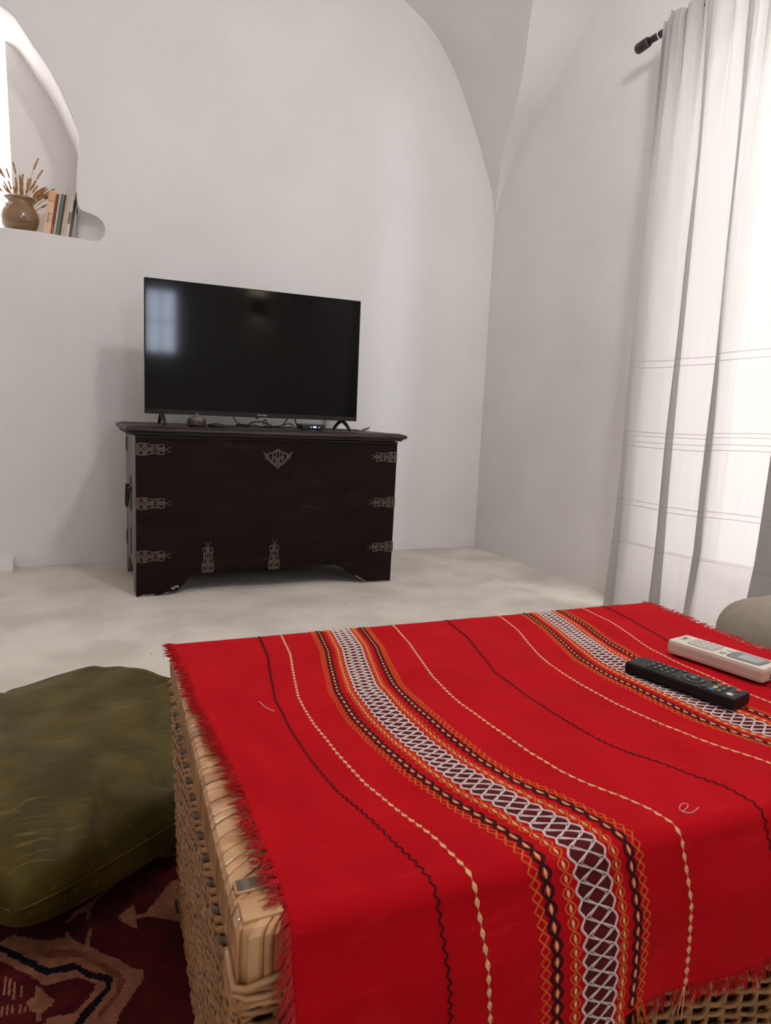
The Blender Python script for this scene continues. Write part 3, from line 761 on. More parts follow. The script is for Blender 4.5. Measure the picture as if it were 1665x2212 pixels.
# front board with shaped feet
fo_ = [(CX0, .0), (.33, .002), (.405, .018), (.436, .050), (.463, .082), (.512, .096), (.60, .097), (.75, .097), (.86, .090), (1.0, .096), (1.10, .094), (1.142, .080), (1.165, .055), (1.20, .036), (1.235, .026), (1.262, .002), (CX1, .0), (CX1+.004, .3), (CX1+.006, .660), (CX0, .660)]
fb = MB(); fb.plate(fo_, [], lambda a, b, t: (a, t, b), CYF, CYF+.024)
cb(fb, 'front_board', M['darkwood'], bevel=.0025)
def sideboard(x0, x1):
    so = [(CYF+.0245, 0), (CYF+.12, 0), (CYF+.145, .06), (CYF+.17, .095), (CYB-.13, .095), (CYB-.10, .05), (CYB-.07, 0), (CYB, 0), (CYB, .660), (CYF+.0245, .660)]
    m = MB(); m.plate(so, [], lambda a, b, t: (t, a, b), x0, x1); return m
cb(sideboard(CX0, CX0+.022), 'side_board', M['sidewood_sheen'])
cb(sideboard(CX1-.022, CX1), 'side_board', M['darkwood'])
cb(MB().box((CX0+.022, CYB-.022, .09), (CX1-.022, CYB, .66)), 'back_board', M['darkwood'])
cb(MB().box((CX0+.022, CYF+.024, .10), (CX1-.022, CYB-.022, .118)), 'bottom_board', M['darkwood'])
ld = MB(); lx0, lx1, ly0, ly1 = .212, 1.412, 2.925, 3.535
pr_ = [(0, .666), (.006, .666), (.006, .673), (-.004, .676), (-.012, .683), (-.010, .691), (0, .696), (.010, .6975)]
cen_ = Vector(((lx0+lx1)/2, (ly0+ly1)/2, 0)); V = []
for d, z in [(.05, .662)]+pr_+[(.05, .6985)]:
    row = []
    for i in range(4):
        a = [(lx0, ly0), (lx1, ly0), (lx1, ly1), (lx0, ly1)][i]; b = [(lx0, ly0), (lx1, ly0), (lx1, ly1), (lx0, ly1)][(i+1) % 4]
        sx_ = 1 if a[0] == lx0 else -1; sy_ = 1 if a[1] == ly0 else -1
        pa = (a[0]+sx_*d, a[1]+sy_*d); sx2 = 1 if b[0] == lx0 else -1; sy2 = 1 if b[1] == ly0 else -1; pb = (b[0]+sx2*d, b[1]+sy2*d)
        for k in range(24):
            t = k/24; row.append((pa[0]+(pb[0]-pa[0])*t, pa[1]+(pb[1]-pa[1])*t, z+.0010*math.sin(k*1.7+i*3)*(1 if z < .69 else 0)))
    V.append(row)
V = np.array(V); ld.grid(V, 0, wrap=True, smooth=False); n = V.shape[1]
ld.f += [tuple(range(n)), tuple(range(len(ld.v)-n, len(ld.v)))]; ld.mi += [0, 0]; ld.sm += [False, False]
# raised frame boards on the lid
ld.box((lx0+.012, ly0+.012, .6975), (lx1-.012, ly0+.075, .6995)); ld.box((lx0+.012, ly1-.075, .6975), (lx1-.012, ly1-.012, .6995))
ld.box((lx0+.012, ly0+.078, .6975), (lx0+.070, ly1-.078, .6995))
cb(ld, 'lid', M['lidwood'])
cb(MB().box((CX0-.003, CYF-.003, .655), (CX1+.008, CYB, .662)), 'lid_moulding', M['lidwood'], bevel=.003)
# openwork straps
def strap_mesh():
    top_ = [(0, .0235), (.010, .0250), (.026, .0265), (.040, .0255), (.055, .0205), (.072, .0185), (.090, .0215), (.103, .0225), (.110, .0195), (.1125, .014), (.110, .0085), (.1135, .0050), (.117, .0032)]
    tipc, tr_, ti = (.1300, 0), .0105, .0070
    tip = [(tipc[0]+tr_*math.cos(a), tr_*math.sin(a)) for a in np.linspace(PI*.90, PI*.22, 8)]+[(tipc[0]+ti*math.cos(a), ti*math.sin(a)) for a in np.linspace(PI*.25, PI*.98, 7)]
    up = top_+tip
    out = up+[(a, -b) for a, b in reversed(up)]
    def h(pts): return smooth_loop(pts, 1)
    holes = []
    for s in (1, -1):
        holes.append(h([(.018, s*.006), (.013, s*.013), (.017, s*.020), (.028, s*.0215), (.028, s*.0175), (.021, s*.016), (.024, s*.009)]))
        holes.append(h([(.040, s*.0205), (.052, s*.0165), (.060, s*.0125), (.060, s*.007), (.053, s*.010), (.047, s*.006), (.044, s*.010), (.048, s*.014), (.040, s*.0155)]))
        holes.append([(.066, s*.0075), (.082, s*.0075), (.082, s*.0125), (.066, s*.0125)])
        holes.append(h([(.088, s*.013), (.093, s*.007), (.106, s*.010), (.107, s*.017), (.100, s*.018), (.091, s*.0165)]))
    holes.append(circle(.074, 0, .0036, 12, 2.1))
    holes = [hh if s_ else hh for hh, s_ in zip(holes, [1]*20)]
    m = MB(); m.plate(out, holes, lambda a, b, t: (a, -t, b), 0, .0022)
    # rosette and nail heads stand proud
    for k in range(6):
        a = k*PI/3; m.tube([(.0335, -.0024, 0), (.0335+.0078*math.cos(a), -.0026, .0078*math.sin(a))], [.0026, .0015], 6)
    m.lathe([(.0035, 0), (.003, .0012), (.0012, .002)], 10, (0, 0, 0)); k = 3*10
    m.v[-k:] = [(.0335+x, -.0022-z, y) for x, y, z in m.v[-k:]]
    m.lathe([(.0042, 0), (.0034, .0014), (.0012, .002)], 10, (0, 0, 0)); m.v[-k:] = [(.0985+x, -.0018-z, y) for x, y, z in m.v[-k:]]
    return m
def strap(p, rot, sc=1.):
    me = strap_mesh(); o = me.build('brass_strap', M['brass'], chest); o.location = (p[0]-CC.x, p[1]-CC.y, p[2]); o.rotation_euler = rot; o.scale = (sc, 1, sc); return o
for z in (.607, .387, .168): strap((CX0-.0, CYF-.0005, z), (0, 0, 0), 1.0)
for z, zz in ((.591, 1), (.380, 1), (.169, 1)): strap((CX1+.006, CYF-.0005, z), (0, PI, 0) if False else (0, PI, 0), .96)
for o in [c for c in chest.children if c.name.startswith('brass_strap')]:
    if abs(o.rotation_euler[1]-PI) < .01: o.rotation_euler = (0, 0, 0); o.scale = (-.96, 1, .96)
for x in (.530, .817): strap((x, CYF-.0005, .088), (0, -PI/2, 0), .98)
# strap returns folding round the left corner and small fittings on the side
for z in (.607, .387, .168):
    fit = MB()
    fit.plate([(CYF-.002, z-.024), (CYF+.012, z-.022), (CYF+.030, z-.012), (CYF+.046, z-.004), (CYF+.046, z+.004), (CYF+.030, z+.012), (CYF+.012, z+.022), (CYF-.002, z+.024)], [circle(CYF+.02, z, .004)], lambda a, b, t: (t, a, b), CX0-.0018, CX0)
    cb(fit, 'strap_return', M['brass'])
for z, yy in ((.600, CYB-.05), (.165, CYB-.05)):
    m = MB(); m.plate([(yy-.035, z-.03), (yy-.012, z-.035), (yy+.03, z-.028), (yy+.045, z), (yy+.03, z+.028), (yy-.012, z+.035), (yy-.035, z+.03), (yy-.022, z)], [circle(yy-.012, z+.012, .006), circle(yy-.012, z-.012, .006), circle(yy+.015, z, .009)], lambda a, b, t: (t, a, b), CX0-.003, CX0)
    cb(m, 'corner_bracket', M['iron'])
m = MB(); m.plate([(3.19, .150), (3.205, .128), (3.222, .150), (3.216, .20), (3.222, .235), (3.205, .250), (3.19, .235), (3.196, .20)], [], lambda a, b, t: (t, a, b), CX0-.003, CX0)
cb(m, 'hasp', M['iron'])
hd = MB()
hd.plate([(3.17, .455), (3.215, .475), (3.26, .455), (3.25, .40), (3.26, .335), (3.215, .318), (3.17, .335), (3.18, .40)], [], lambda a, b, t: (t, a, b), CX0-.003, CX0)
hp = cb(hd, 'handle_plate', M['iron'])
h2 = MB(); a_ = np.linspace(0, PI, 15)
h2.tube([(CX0-.013-.006*math.sin(t), 3.215-.070*math.cos(t), .425-.085*math.sin(t)) for t in a_], [.005]*15, 8)
h2.tube([(CX0-.002, 3.14, .425), (CX0-.018, 3.14, .425)], .007, 8); h2.tube([(CX0-.002, 3.29, .425), (CX0-.018, 3.29, .425)], .007, 8)
h2.v = [(a-CC.x, b-CC.y, c) for a, b, c in h2.v]; h2.build('bail', M['iron'], hp)
# escutcheon
def esc():
    half = [(0, .052), (.006, .0505), (.0095, .045), (.0125, .0425), (.017, .044), (.021, .040), (.024, .0365), (.030, .0385), (.0375, .0355), (.045, .0325), (.052, .0300), (.0555, .0345), (.0590, .0405), (.0635, .0395), (.0645, .034), (.0600, .0275), (.0575, .0185), (.0535, .0130), (.0530, .0085), (.0575, .0060), (.0530, .0035), (.0470, .0060), (.0440, .0045), (.0400, -.0010), (.0345, -.0035), (.0300, -.0065), (.0330, -.0100), (.0305, -.0140), (.0260, -.0125), (.0205, -.0175), (.0130, -.0235), (.0060, -.0300), (0, -.0355)]
    out = half+[(-a, b-.002*abs(a)/.06) for a, b in reversed(half[1:-1])]
    def h(p): return smooth_loop(p, 1)
    holes = []
    for s in (1, -1):
        holes.append(h([(s*.012, .038), (s*.020, .028), (s*.018, .020), (s*.010, .016), (s*.0095, .028)]))
        holes.append(h([(s*.025, .030), (s*.036, .029), (s*.040, .022), (s*.036, .010), (s*.027, .002), (s*.021, .006), (s*.030, .014), (s*.024, .020)]))
        holes.append(h([(s*.009, .008), (s*.014, .010), (s*.016, .000), (s*.024, -.003), (s*.020, -.009), (s*.010, -.008)]))
        holes.append(circle(s*.0480, .0195, .0018, 8))
    holes.append(h([(-.0055, .034), (0, .039), (.0055, .034), (.0045, .012), (-.0045, .012)]))
    holes.append(circle(0, -.0165, .0030, 10))
    m = MB(); m.plate(out, holes, lambda a, b, t: (a, -t, b), 0, .0025)
    m.tube([(math.cos(a)*.0065, -.0026, -.0165+math.sin(a)*.0065) for a in np.linspace(0, 2*PI, 17)], .0009, 5)
    return m
e_ = esc().build('keyhole_escutcheon', M['brass'], chest); e_.location = (.824-CC.x, CYF-.0005-CC.y, .568)
# chipped paint at the feet
def chip(pts):
    ch = MB(); ch.plate(pts, [], lambda a, b, t: (a, t, b), CYF-.0020, CYF-.0004); tag(cb(ch, 'chipped_edge', M['chip']), 'bare chipped wood at the foot')
chip([(.252, .001), (.262, .002), (.275, .0005), (.300, .0015), (.318, .0075), (.300, .008), (.285, .0065), (.268, .0075)])
chip([(.345, .0045), (.365, .009), (.375, .015), (.362, .013), (.350, .008)])
chip([(.378, .024), (.392, .022), (.398, .031), (.412, .030), (.409, .040), (.396, .038), (.390, .034), (.380, .033)])
chip([(1.203, .0355), (1.262, .003), (1.380, .001), (1.380, .0045), (1.300, .0050), (1.262, .0065), (1.212, .037)])
# ------------------------------------------------------------------ television
LZ = .6996
tv = thing('television', 'flat black television standing on two splayed feet on the dark chest', 'television', (.2956, 3.148, LZ), -.0115)
TW, TB, TT = .960, .7473-LZ, 1.3046-LZ
p = MB(); p.box((0, 0, TB), (TW, .030, TT)); p.build('cabinet', M['tvblack'], tv, bevel=.002)
p = MB(); p.box((.12, .030, TB+.03), (TW-.12, .065, TB+.36)); p.build('rear_housing', M['tvblack'], tv, bevel=.008)
p = MB(); p.box((.0035, -.0014, TB+.021), (TW-.0035, .0002, TT-.0035)); p.build('screen', M['screen'], tv)
p = MB(); p.box((0, -.0035, TB), (TW, .0, TB+.0195)); bzl = p.build('lower_bezel', M['bezel'], tv, bevel=.0008)
p = MB(); p.box((TW/2-.006, -.0025, TB-.005), (TW/2+.006, .006, TB)); p.build('sensor', M['tvblack'], tv)
p = MB()
for t_ in ((0, .0025, TB, TT), (TW-.0025, TW, TB, TT)): p.box((t_[0], -.0022, t_[2]), (t_[1], 0, t_[3]))
p.box((0, -.0022, TT-.0025), (TW, 0, TT)); p.build('thin_frame', M['tvblack'], tv)
p = MB(); text_mesh(p, 'TELEFUNKEN', .0078, lambda a, b, t: (a*1.0, t, b), -.0039)
lgo = p.build('brand_lettering', emit('logo_white', (.75, .75, .75), 0), tv, fixn=False); lgo.location = (TW/2+.022, 0, TB+.0105)
for x in (.070, TW-.068):
    f = MB()
    for s in (1, -1):
        pts = [(x, .015, TB+.006), (x, .015-s*.022, TB-.003), (x, .015-s*.070, TB-.020), (x, .015-s*.112, .0070)]
        P = np.array(pts); t = np.linspace(0, 3, 10); Q = np.stack([interp(t, range(4), P[:, i]) for i in range(3)], 1)
        f.tube(Q, [.010, .010, .010, .0095, .009, .0085, .008, .0075, .007, .0065], 8)
    f.build('foot', M['blackpl'], tv, fixn=False)

# ------------------------------------------------------------------ small things on the chest
def canister(x, y):
    t = thing('round_box', 'small round chased metal box with domed glass lid on the chest', 'box', (x, y, LZ))
    m = MB(); m.lathe([(.034, 0), (.039, .003), (.0405, .008), (.0400, .022), (.041, .026), (.039, .030)], 40)
    m.build('body', M['pewter'], t, fixn=False)
    l = MB(); l.lathe([(.0385, .0302), (.036, .036), (.026, .041), (.012, .0440), (.004, .0455), (.0035, .0500), (.0065, .0530), (.0065, .056), (.002, .0585)], 32)
    l.build('lid', mat('smoked_glass_lid', (.22, .20, .18), .15, metal=.5), t, fixn=False)
canister(.506, 3.12)
def puck(x, y, r, h, name, label, cat):
    t = thing(name, label, cat, (x, y, LZ))
    m = MB(); m.lathe([(r*.92, 0), (r, .002), (r, h*.7), (r*.93, h)], 36); m.build('dish', M['blackpl'], t, fixn=False)
    m = MB(); m.lathe([(r*.5, h), (r*.48, h+.0035), (r*.2, h+.004)], 24); m.build('cap', M['iron'], t, fixn=False)
puck(.590, 3.13, .036, .012, 'round_tin', 'low black round tin beside the chased metal box on the chest', 'tin')
t = thing('keys', 'small dark bunch of keys lying on the round tin side of the chest', 'keys', (.640, 3.20, LZ))
m = MB(); m.tube([(.012*math.cos(a), .012*math.sin(a), .003) for a in np.linspace(0, 2*PI, 18)], .0014, 6); m.build('ring', M['iron'], t, fixn=False)
for k in range(2):
    m = MB(); m.box((.012, -.004+k*.012, .001), (.050, .001+k*.012, .0035)); m.lathe([(.008, .001), (.008, .004)], 14, (.014, -.0015+k*.012, 0)); m.build('key', M['iron'], t)
t = thing('set_top_box', 'small black media box with blue lights on the chest under the television', 'media box', (1.030, 3.10, LZ), -.05)
m = MB(); m.box((-.056, -.0, .003), (.056, .10, .027)); m.build('case', M['blackpl'], t, bevel=.004)
m = MB()
for dx in (-.012, .000, .004, .008, .013, .027): m.box((dx-.0012, -.0006, .0115), (dx+.0012, .0, .0115+(.006 if dx in (.004, .008, 0) else .0028)))
m.build('blue_display', M['led'], t)
for dx in (-.04, .04):
    m = MB(); m.box((dx-.006, .01, 0), (dx+.006, .09, .0034)); m.build('foot', M['blackpl'], t)
def cable(name, label, pts, r=.0024, cat='cable'):
    P = np.array(pts, float); n = len(P)*7; t = np.linspace(0, len(P)-1, n)
    Q = np.stack([interp(t, range(len(P)), P[:, i]) for i in range(3)], 1)
    for _ in range(8): Q[1:-1] = (Q[:-2]+2*Q[1:-1]+Q[2:])/4
    return tag(MB().tube(Q, r, 7).build(name, M['cable'], fixn=False), label, cat)
Z = LZ+.003
cable('cable', 'black cable hanging from the television beside the red tag', [(.672, 3.20, .765), (.680, 3.19, .742), (.690, 3.17, .722), (.705, 3.17, .714), (.745, 3.18, .710), (.78, 3.18, .713), (.80, 3.20, Z), (.83, 3.22, Z), (.86, 3.20, Z)])
cable('cable', 'black cable arching up in a loop behind the television stand centre', [(.748, 3.21, Z), (.752, 3.20, .715), (.775, 3.19, .727), (.81, 3.19, .728), (.84, 3.20, .720), (.865, 3.20, Z+.004), (.90, 3.22, Z), (.94, 3.25, Z), (.975, 3.26, Z+.004)], .003)
cable('cable', 'black cable standing in a narrow loop among the tangle on the chest', [(.86, 3.23, Z), (.833, 3.22, Z+.004), (.822, 3.21, .722), (.826, 3.21, .738), (.836, 3.21, .738), (.838, 3.21, .720), (.845, 3.22, Z), (.87, 3.23, Z)])
cable('cable', 'black cable rising behind the television left of the media box', [(.838, 3.19, Z+.004), (.87, 3.19, Z+.006), (.905, 3.19, .712), (.925, 3.20, .730), (.945, 3.21, .762)], .003)
cable('cable', 'black cable falling steeply beside the media box behind the television', [(.968, 3.21, .765), (.972, 3.20, .745), (.978, 3.20, .722), (.985, 3.20, .708), (1.0, 3.21, .712)], .003)
cable('cable', 'black cable looping low left of the media box', [(.925, 3.22, Z+.002), (.915, 3.20, .712), (.925, 3.19, .722), (.945, 3.19, .724), (.965, 3.20, .715), (.98, 3.22, Z)], .0024)
cable('cable', 'black cable running from media box past the right television foot', [(1.085, 3.20, .712), (1.12, 3.18, Z), (1.18, 3.17, Z), (1.24, 3.15, Z), (1.30, 3.16, Z), (1.345, 3.19, Z+.009)], .0024)
cable('cable_end', 'black pointed cable end sticking up at the right of the chest lid', [(1.298, 3.16, Z+.006), (1.32, 3.17, Z+.010), (1.350, 3.19, Z+.018)], .0022)
m = MB(); m.box((.712, 3.275, LZ), (.775, 3.292, LZ+.013)); tag(m.build('power_adapter', M['blackpl'], bevel=.003), 'flat black power adapter behind the cable tangle on the chest', 'power adapter')
m = MB(); m.box((.745, 3.3, .7), (.775, 3.31, .73))
# red tag hanging and the white box on the wall
t = MB(); t.box((1.275, WY-.028, .40), (1.345, WY, .80)); tag(t.build('cable_duct_box', mat('white_plastic', (.52, .49, .46), .5), bevel=.004), 'pale plastic cable box on the wall behind the right television foot', 'cable box')
m = MB(); m.box((.685, 3.224, .7550), (.712, 3.2265, .7640)); m.v = [(a, b, c) for a, b, c in m.v]
m.v = [(a-.2956, b-3.148, c-LZ) for a, b, c in m.v]; m.build('red_tag', M['redled'], tv)

# ------------------------------------------------------------------ pot with dried grass, books in the niche
pot = MB(); prof = [(.048, 0), (.058, .006), (.074, .030), (.083, .062), (.080, .088), (.066, .114), (.054, .131), (.051, .138), (.058, .144), (.064, .149), (.0655, .153), (.0625, .1555), (.052, .150), (.046, .138), (.060, .110), (.074, .085), (.076, .062), (.066, .030), (.04, .012)]
SZ = 1.5345
PX, PY = -.186, 3.765
po = pot.lathe(prof, 56).build('clay_pot', M['clay'], fixn=False); po.location = (PX, PY, SZ)
tag(po, 'brown glazed round clay pot on the niche ledge', 'pot')
gr = thing('dried_grass_bunch', 'bunch of tan dried grass heads standing in the brown clay pot', 'dried grass', (PX, PY, SZ+.016))
def stalk(ax, ay, ln, head, bend, dark=False):
    """one stalk: thin stem and a furry seed head; ax/ay lean"""
    m = MB(); n = 14; P = []
    p = np.array([random.uniform(-.02, .02), random.uniform(-.02, .02), 0.]); d = np.array([ax*.35, ay*.35, 1.]);
    for i in range(n):
        P.append(p.copy()); t = i/(n-1); dd = d+np.array([ax, ay, -.15*abs(bend)])*t*1.4; dd += np.array([bend*t*t, 0, 0]); dd /= np.linalg.norm(dd); p = p+dd*ln/(n-1)
    P = np.array(P); m.tube(P, .0009, 5)
    nh = max(3, int(n*head)); H = P[-nh:]; t = np.linspace(0, 1, 12); Q = np.stack([interp(t*(nh-1), range(nh), H[:, i]) for i in range(3)], 1)
    m.tube(Q, [.0040*math.sin(PI*min(.97, max(.08, x)))**.6*random.uniform(.75, 1.15)+.0004 for x in t], 6)
    ax_ = (Q[-1]-Q[0])/np.linalg.norm(Q[-1]-Q[0])
    for q in Q:
        for k in range(7):
            a = random.uniform(0, 2*PI); e = (np.array([math.cos(a), math.sin(a), 0])*.75+ax_*1.1)*random.uniform(.004, .0075)
            m.tube([q, q+e*.5, q+e], [.0014, .0016, .0003], 3, cap=False)
    return m.build('stalk', M['straw'], gr, fixn=False)
spec_ = [(-.55, 0, .30, .25, 0), (-.42, .1, .31, .25, 0), (-.30, -.1, .28, .28, 0), (-.2, .1, .28, .3, 0), (-.12, -.1, .29, .22, 0), (-.06, .1, .24, .3, 0), (0, -.1, .23, .3, 0), (.05, .1, .26, .3, .1),
         (.16, 0, .34, .24, .15), (.10, .1, .25, .3, .1), (.3, 0, .30, .27, .1), (.24, -.1, .24, .3, .1), (.36, .1, .24, .35, .3), (.5, 0, .25, .35, .4), (.6, .1, .27, .32, .3), (.62, -.1, .24, .35, .2), (.7, 0, .26, .3, .4), (.75, .1, .24, .33, .1), (.85, -.1, .25, .35, .3),
         (-.7, 0, .25, .3, -.4), (-.8, .1, .24, .28, -.2), (.9, 0, .24, .35, .5), (.4, -.2, .22, .35, .1), (.2, .2, .22, .35, 0), (-.2, -.2, .21, .35, 0), (-.4, .2, .22, .35, 0), (.0, .2, .20, .4, 0), (.5, .25, .22, .35, .2)]
for s_ in spec_: stalk(s_[0]*1.0, s_[1], s_[2]*.95, s_[3]*.72, s_[4])
for k in range(34):
    a_ = random.uniform(-.85, .95); stalk(a_, random.uniform(-.35, .35), random.uniform(.19, .255)-.03*abs(a_), random.uniform(.18, .26), random.uniform(-.1, .3))
lean = .165
bx = -.095
def col(r, g, b): return tuple(((c/255)/12.92 if c/255 < .04045 else ((c/255+.055)/1.055)**2.4) for c in (r, g, b))
books = [(.030, .196, .135, col(226, 190, 155), 'thick cream paperback with dark script on its spine, leftmost of the books'),
         (.011, .186, .130, col(120, 48, 32), 'thin rust red book beside the thick cream paperback'),
         (.008, .192, .125, col(205, 185, 160), 'thin cream book between the rust red and the teal book'),
         (.013, .190, .13, col(60, 100, 90), 'teal green book among the leaning books in the niche'),
         (.007, .190, .128, col(84, 46, 40), 'thin dark brown book right of the teal book'),
         (.009, .187, .126, col(196, 176, 158), 'cream book directly right of the thin dark brown book'),
         (.009, .187, .126, col(208, 192, 178), 'slim pale book left of the one with a mauve block'),
         (.013, .186, .125, col(218, 206, 196), 'white book with mauve block on its spine'),
         (.006, .215, .15, col(120, 110, 102), 'tall thin grey brown book, last against the niche side')]
M['paper'] = mat('paper_block', (.62, .55, .46), .9)
for i, (wd, ht, dp, c, lab) in enumerate(books):
    bx += wd/math.cos(lean)+.0009
    yy = 3.715+(.0 if i < 8 else .03)
    b = thing('book', lab, 'book', (bx, yy, SZ+.0003), 0, 'books leaning in the niche'); b.rotation_euler = (0, lean, 0)
    cm = mat('book_cover_'+str(i), c, .55, bumps=((200, 3, .1, .0004),)); t = .0014
    m = MB(); m.box((-wd, 0, 0), (0, t, ht)); m.box((-wd, t, 0), (-wd+t, dp, ht)); m.box((-t, t, 0), (0, dp, ht)); m.build('cover', cm, b, bevel=.0004)
    m = MB(); m.box((-wd+t+.0002, t+.0002, .002), (-t-.0002, dp-.003, ht-.002)); m.build('pages', M['paper'], b)
    if i == 0:
        m = MB(); m.box((-wd+.001, -.0006, ht*.772), (-.001, -.0001, ht-.003)); tag(m.build('spine_block', mat('tan_band', col(214, 165, 122), .6), b), 'tan band at the top of the spine')
        m = MB(); m.box((-wd+.001, -.0006, ht*.762), (-.001, -.0001, ht*.768)); 
        # handwritten looking title that runs up the spine
        def st(pts, r=.0009): m.tube([(-wd/2+a, -.0006, b_) for a, b_ in pts], r, 5)
        st([(.006, .098), (-.006, .0965)]); st([(.007, .092), (-.001, .0925), (-.006, .0905)]); st([(-.006, .0905), (-.001, .087), (-.006, .084), (.000, .081), (-.006, .078)])
        st([(-.006, .078), (-.003, .073), (.004, .071)]); st([(.004, .071), (-.005, .068), (-.007, .064), (-.001, .061), (.004, .063)]); st([(-.006, .059), (.002, .056), (-.003, .052), (-.008, .055)])
        m.build('spine_lettering', mat('dark_ink', (.03, .02, .015), .7), b, fixn=False); m = MB()
        for k in range(9): st([(.0095, .095-k*.0045), (.0105, .0925-k*.0045)], .0005)
        m.build('spine_lettering', mat('dark_ink', (.03, .02, .015), .7), b, fixn=False)
    if i == 3:
        m = MB()
        for k in range(14): m.box((-wd*.35-.002, -.0005, .012+k*.0125), (-wd*.35+.003, -.0001, .019+k*.0125))
        m.build('spine_lettering', mat('pale_green_ink', col(120, 165, 150), .7), b)
    if i == 1:
        m = MB()
        for k in range(5): m.box((-wd*.7, -.0005, .010+k*.008), (-wd*.3, -.0001, .014+k*.008))
        m.build('spine_lettering', mat('pale_ink', col(205, 170, 140), .7), b)
    if i == 7:
        m = MB(); m.box((-wd+.0003, -.0006, ht*.33), (-.0003, -.0001, ht*.62)); tag(m.build('spine_block', mat('mauve_block', col(140, 118, 112), .6), b), 'mauve rectangle on the spine')

# ------------------------------------------------------------------ curtain and rod
rod = thing('curtain_rod', 'dark wooden curtain rod above the window on the right wall', 'curtain rod', (2.175, 1.5, 2.332))
m = MB(); m.tube([(0, y-1.5, 0) for y in (2.395, 2.2, 1.8, 1.2, .55)], .0135, 14); m.build('pole', M['rodwood'], rod, fixn=False)
m = MB(); m.tube([(0, .895, 0), (0, .90, 0), (0, .955, -.004), (0, .960, -.004)], [.012, .0195, .0205, .018], 14); m.build('finial', M['rodwood'], rod, fixn=False)
m = MB(); m.tube([(.0, .812, 0), (.115, .812, .0)], .008, 10); m.lathe([(.025, 0), (.022, .006)], 16, (0, 0, 0)); m.v[-32:] = [(.104-z, .812+x, y) for x, y, z in m.v[-32:]]
m.build('bracket', M['rodwood'], rod, fixn=False)
m = MB(); m.tube([(.0, .812-1.4, 0), (.115, .812-1.4, .0)], .008, 10); m.build('bracket', M['rodwood'], rod, fixn=False)
m = MB(); a_ = np.linspace(0, 2*PI, 18); m.tube([(.0155*math.cos(a), .838, .0155*math.sin(a)) for a in a_], .0018, 6); m.build('ring', M['print'], rod, fixn=False)
cur = thing('curtain', 'sheer white linen curtain hanging in folds over the window on the right', 'curtain', (2.17, 1.5, .01))
nu, nv = 520, 120; V = np.zeros((nu, nv, 3)); UV = np.zeros((nu, nv, 2))
for i in range(nu):
    s = i/(nu-1)                                               # 0 at the far (left) edge
    for j in range(nv):
        q = j/(nv-1); z = .012+q*2.345; dn = 1-q               # dn: 0 at the rod, 1 at the floor
        Y = 2.290-.012*dn-s*(1.60)
        # broad folds low down, tight gathers under the rod
        ph = 2*PI*(9.0*s+.33*math.sin(s*9.3+.4)+.16*math.sin(s*23+1))+.35*math.sin(dn*2.2+s*7)
        amp = (.012+.036*dn**.8)*(.72+.28*math.sin(s*13.7+1.1))
        tight = math.exp(-((1-q)/.20)**2)
        sh = math.sin(ph); sh = sh+.22*math.sin(2*ph+1.1+1.5*math.sin(s*8))
        X = 2.135-.022*dn+amp*sh+tight*(.013*math.sin(s*2*PI*36+3*math.sin(s*19))+.006*math.sin(s*2*PI*67))
        Y += (.029+.030*dn)*math.cos(ph+.45)*min(1, s*14)+.006*dn*math.sin(s*33+dn*5)
        Y += .009*tight*math.cos(s*2*PI*36+.5)
        X += .004*math.sin(z*3+s*21)+.002*math.sin(z*9+s*60)
        # last hand's width lies looser and kicks out at the foot
        X -= .045*min(1, s*7)*max(0, dn-.86)/.14*(.5+.5*math.sin(s*17+1))
        if q > .985: X = 2.155+(X-2.155)*.8
        V[i, j] = (min(X, 2.225), Y, z); UV[i, j] = (s*1.9, z+.012*math.sin(s*8+.5))
V -= np.array([2.17, 1.5, .01])
m = MB().grid(V); cu_ = m.build('curtain_panel', M['linen'], cur, fixn=False)
uvl = cu_.data.uv_layers.new(name='UVMap'); li = np.zeros(len(cu_.data.loops), int); cu_.data.loops.foreach_get('vertex_index', li)
uvl.data.foreach_set('uv', UV.reshape(-1, 2)[li].ravel().astype(np.float32))

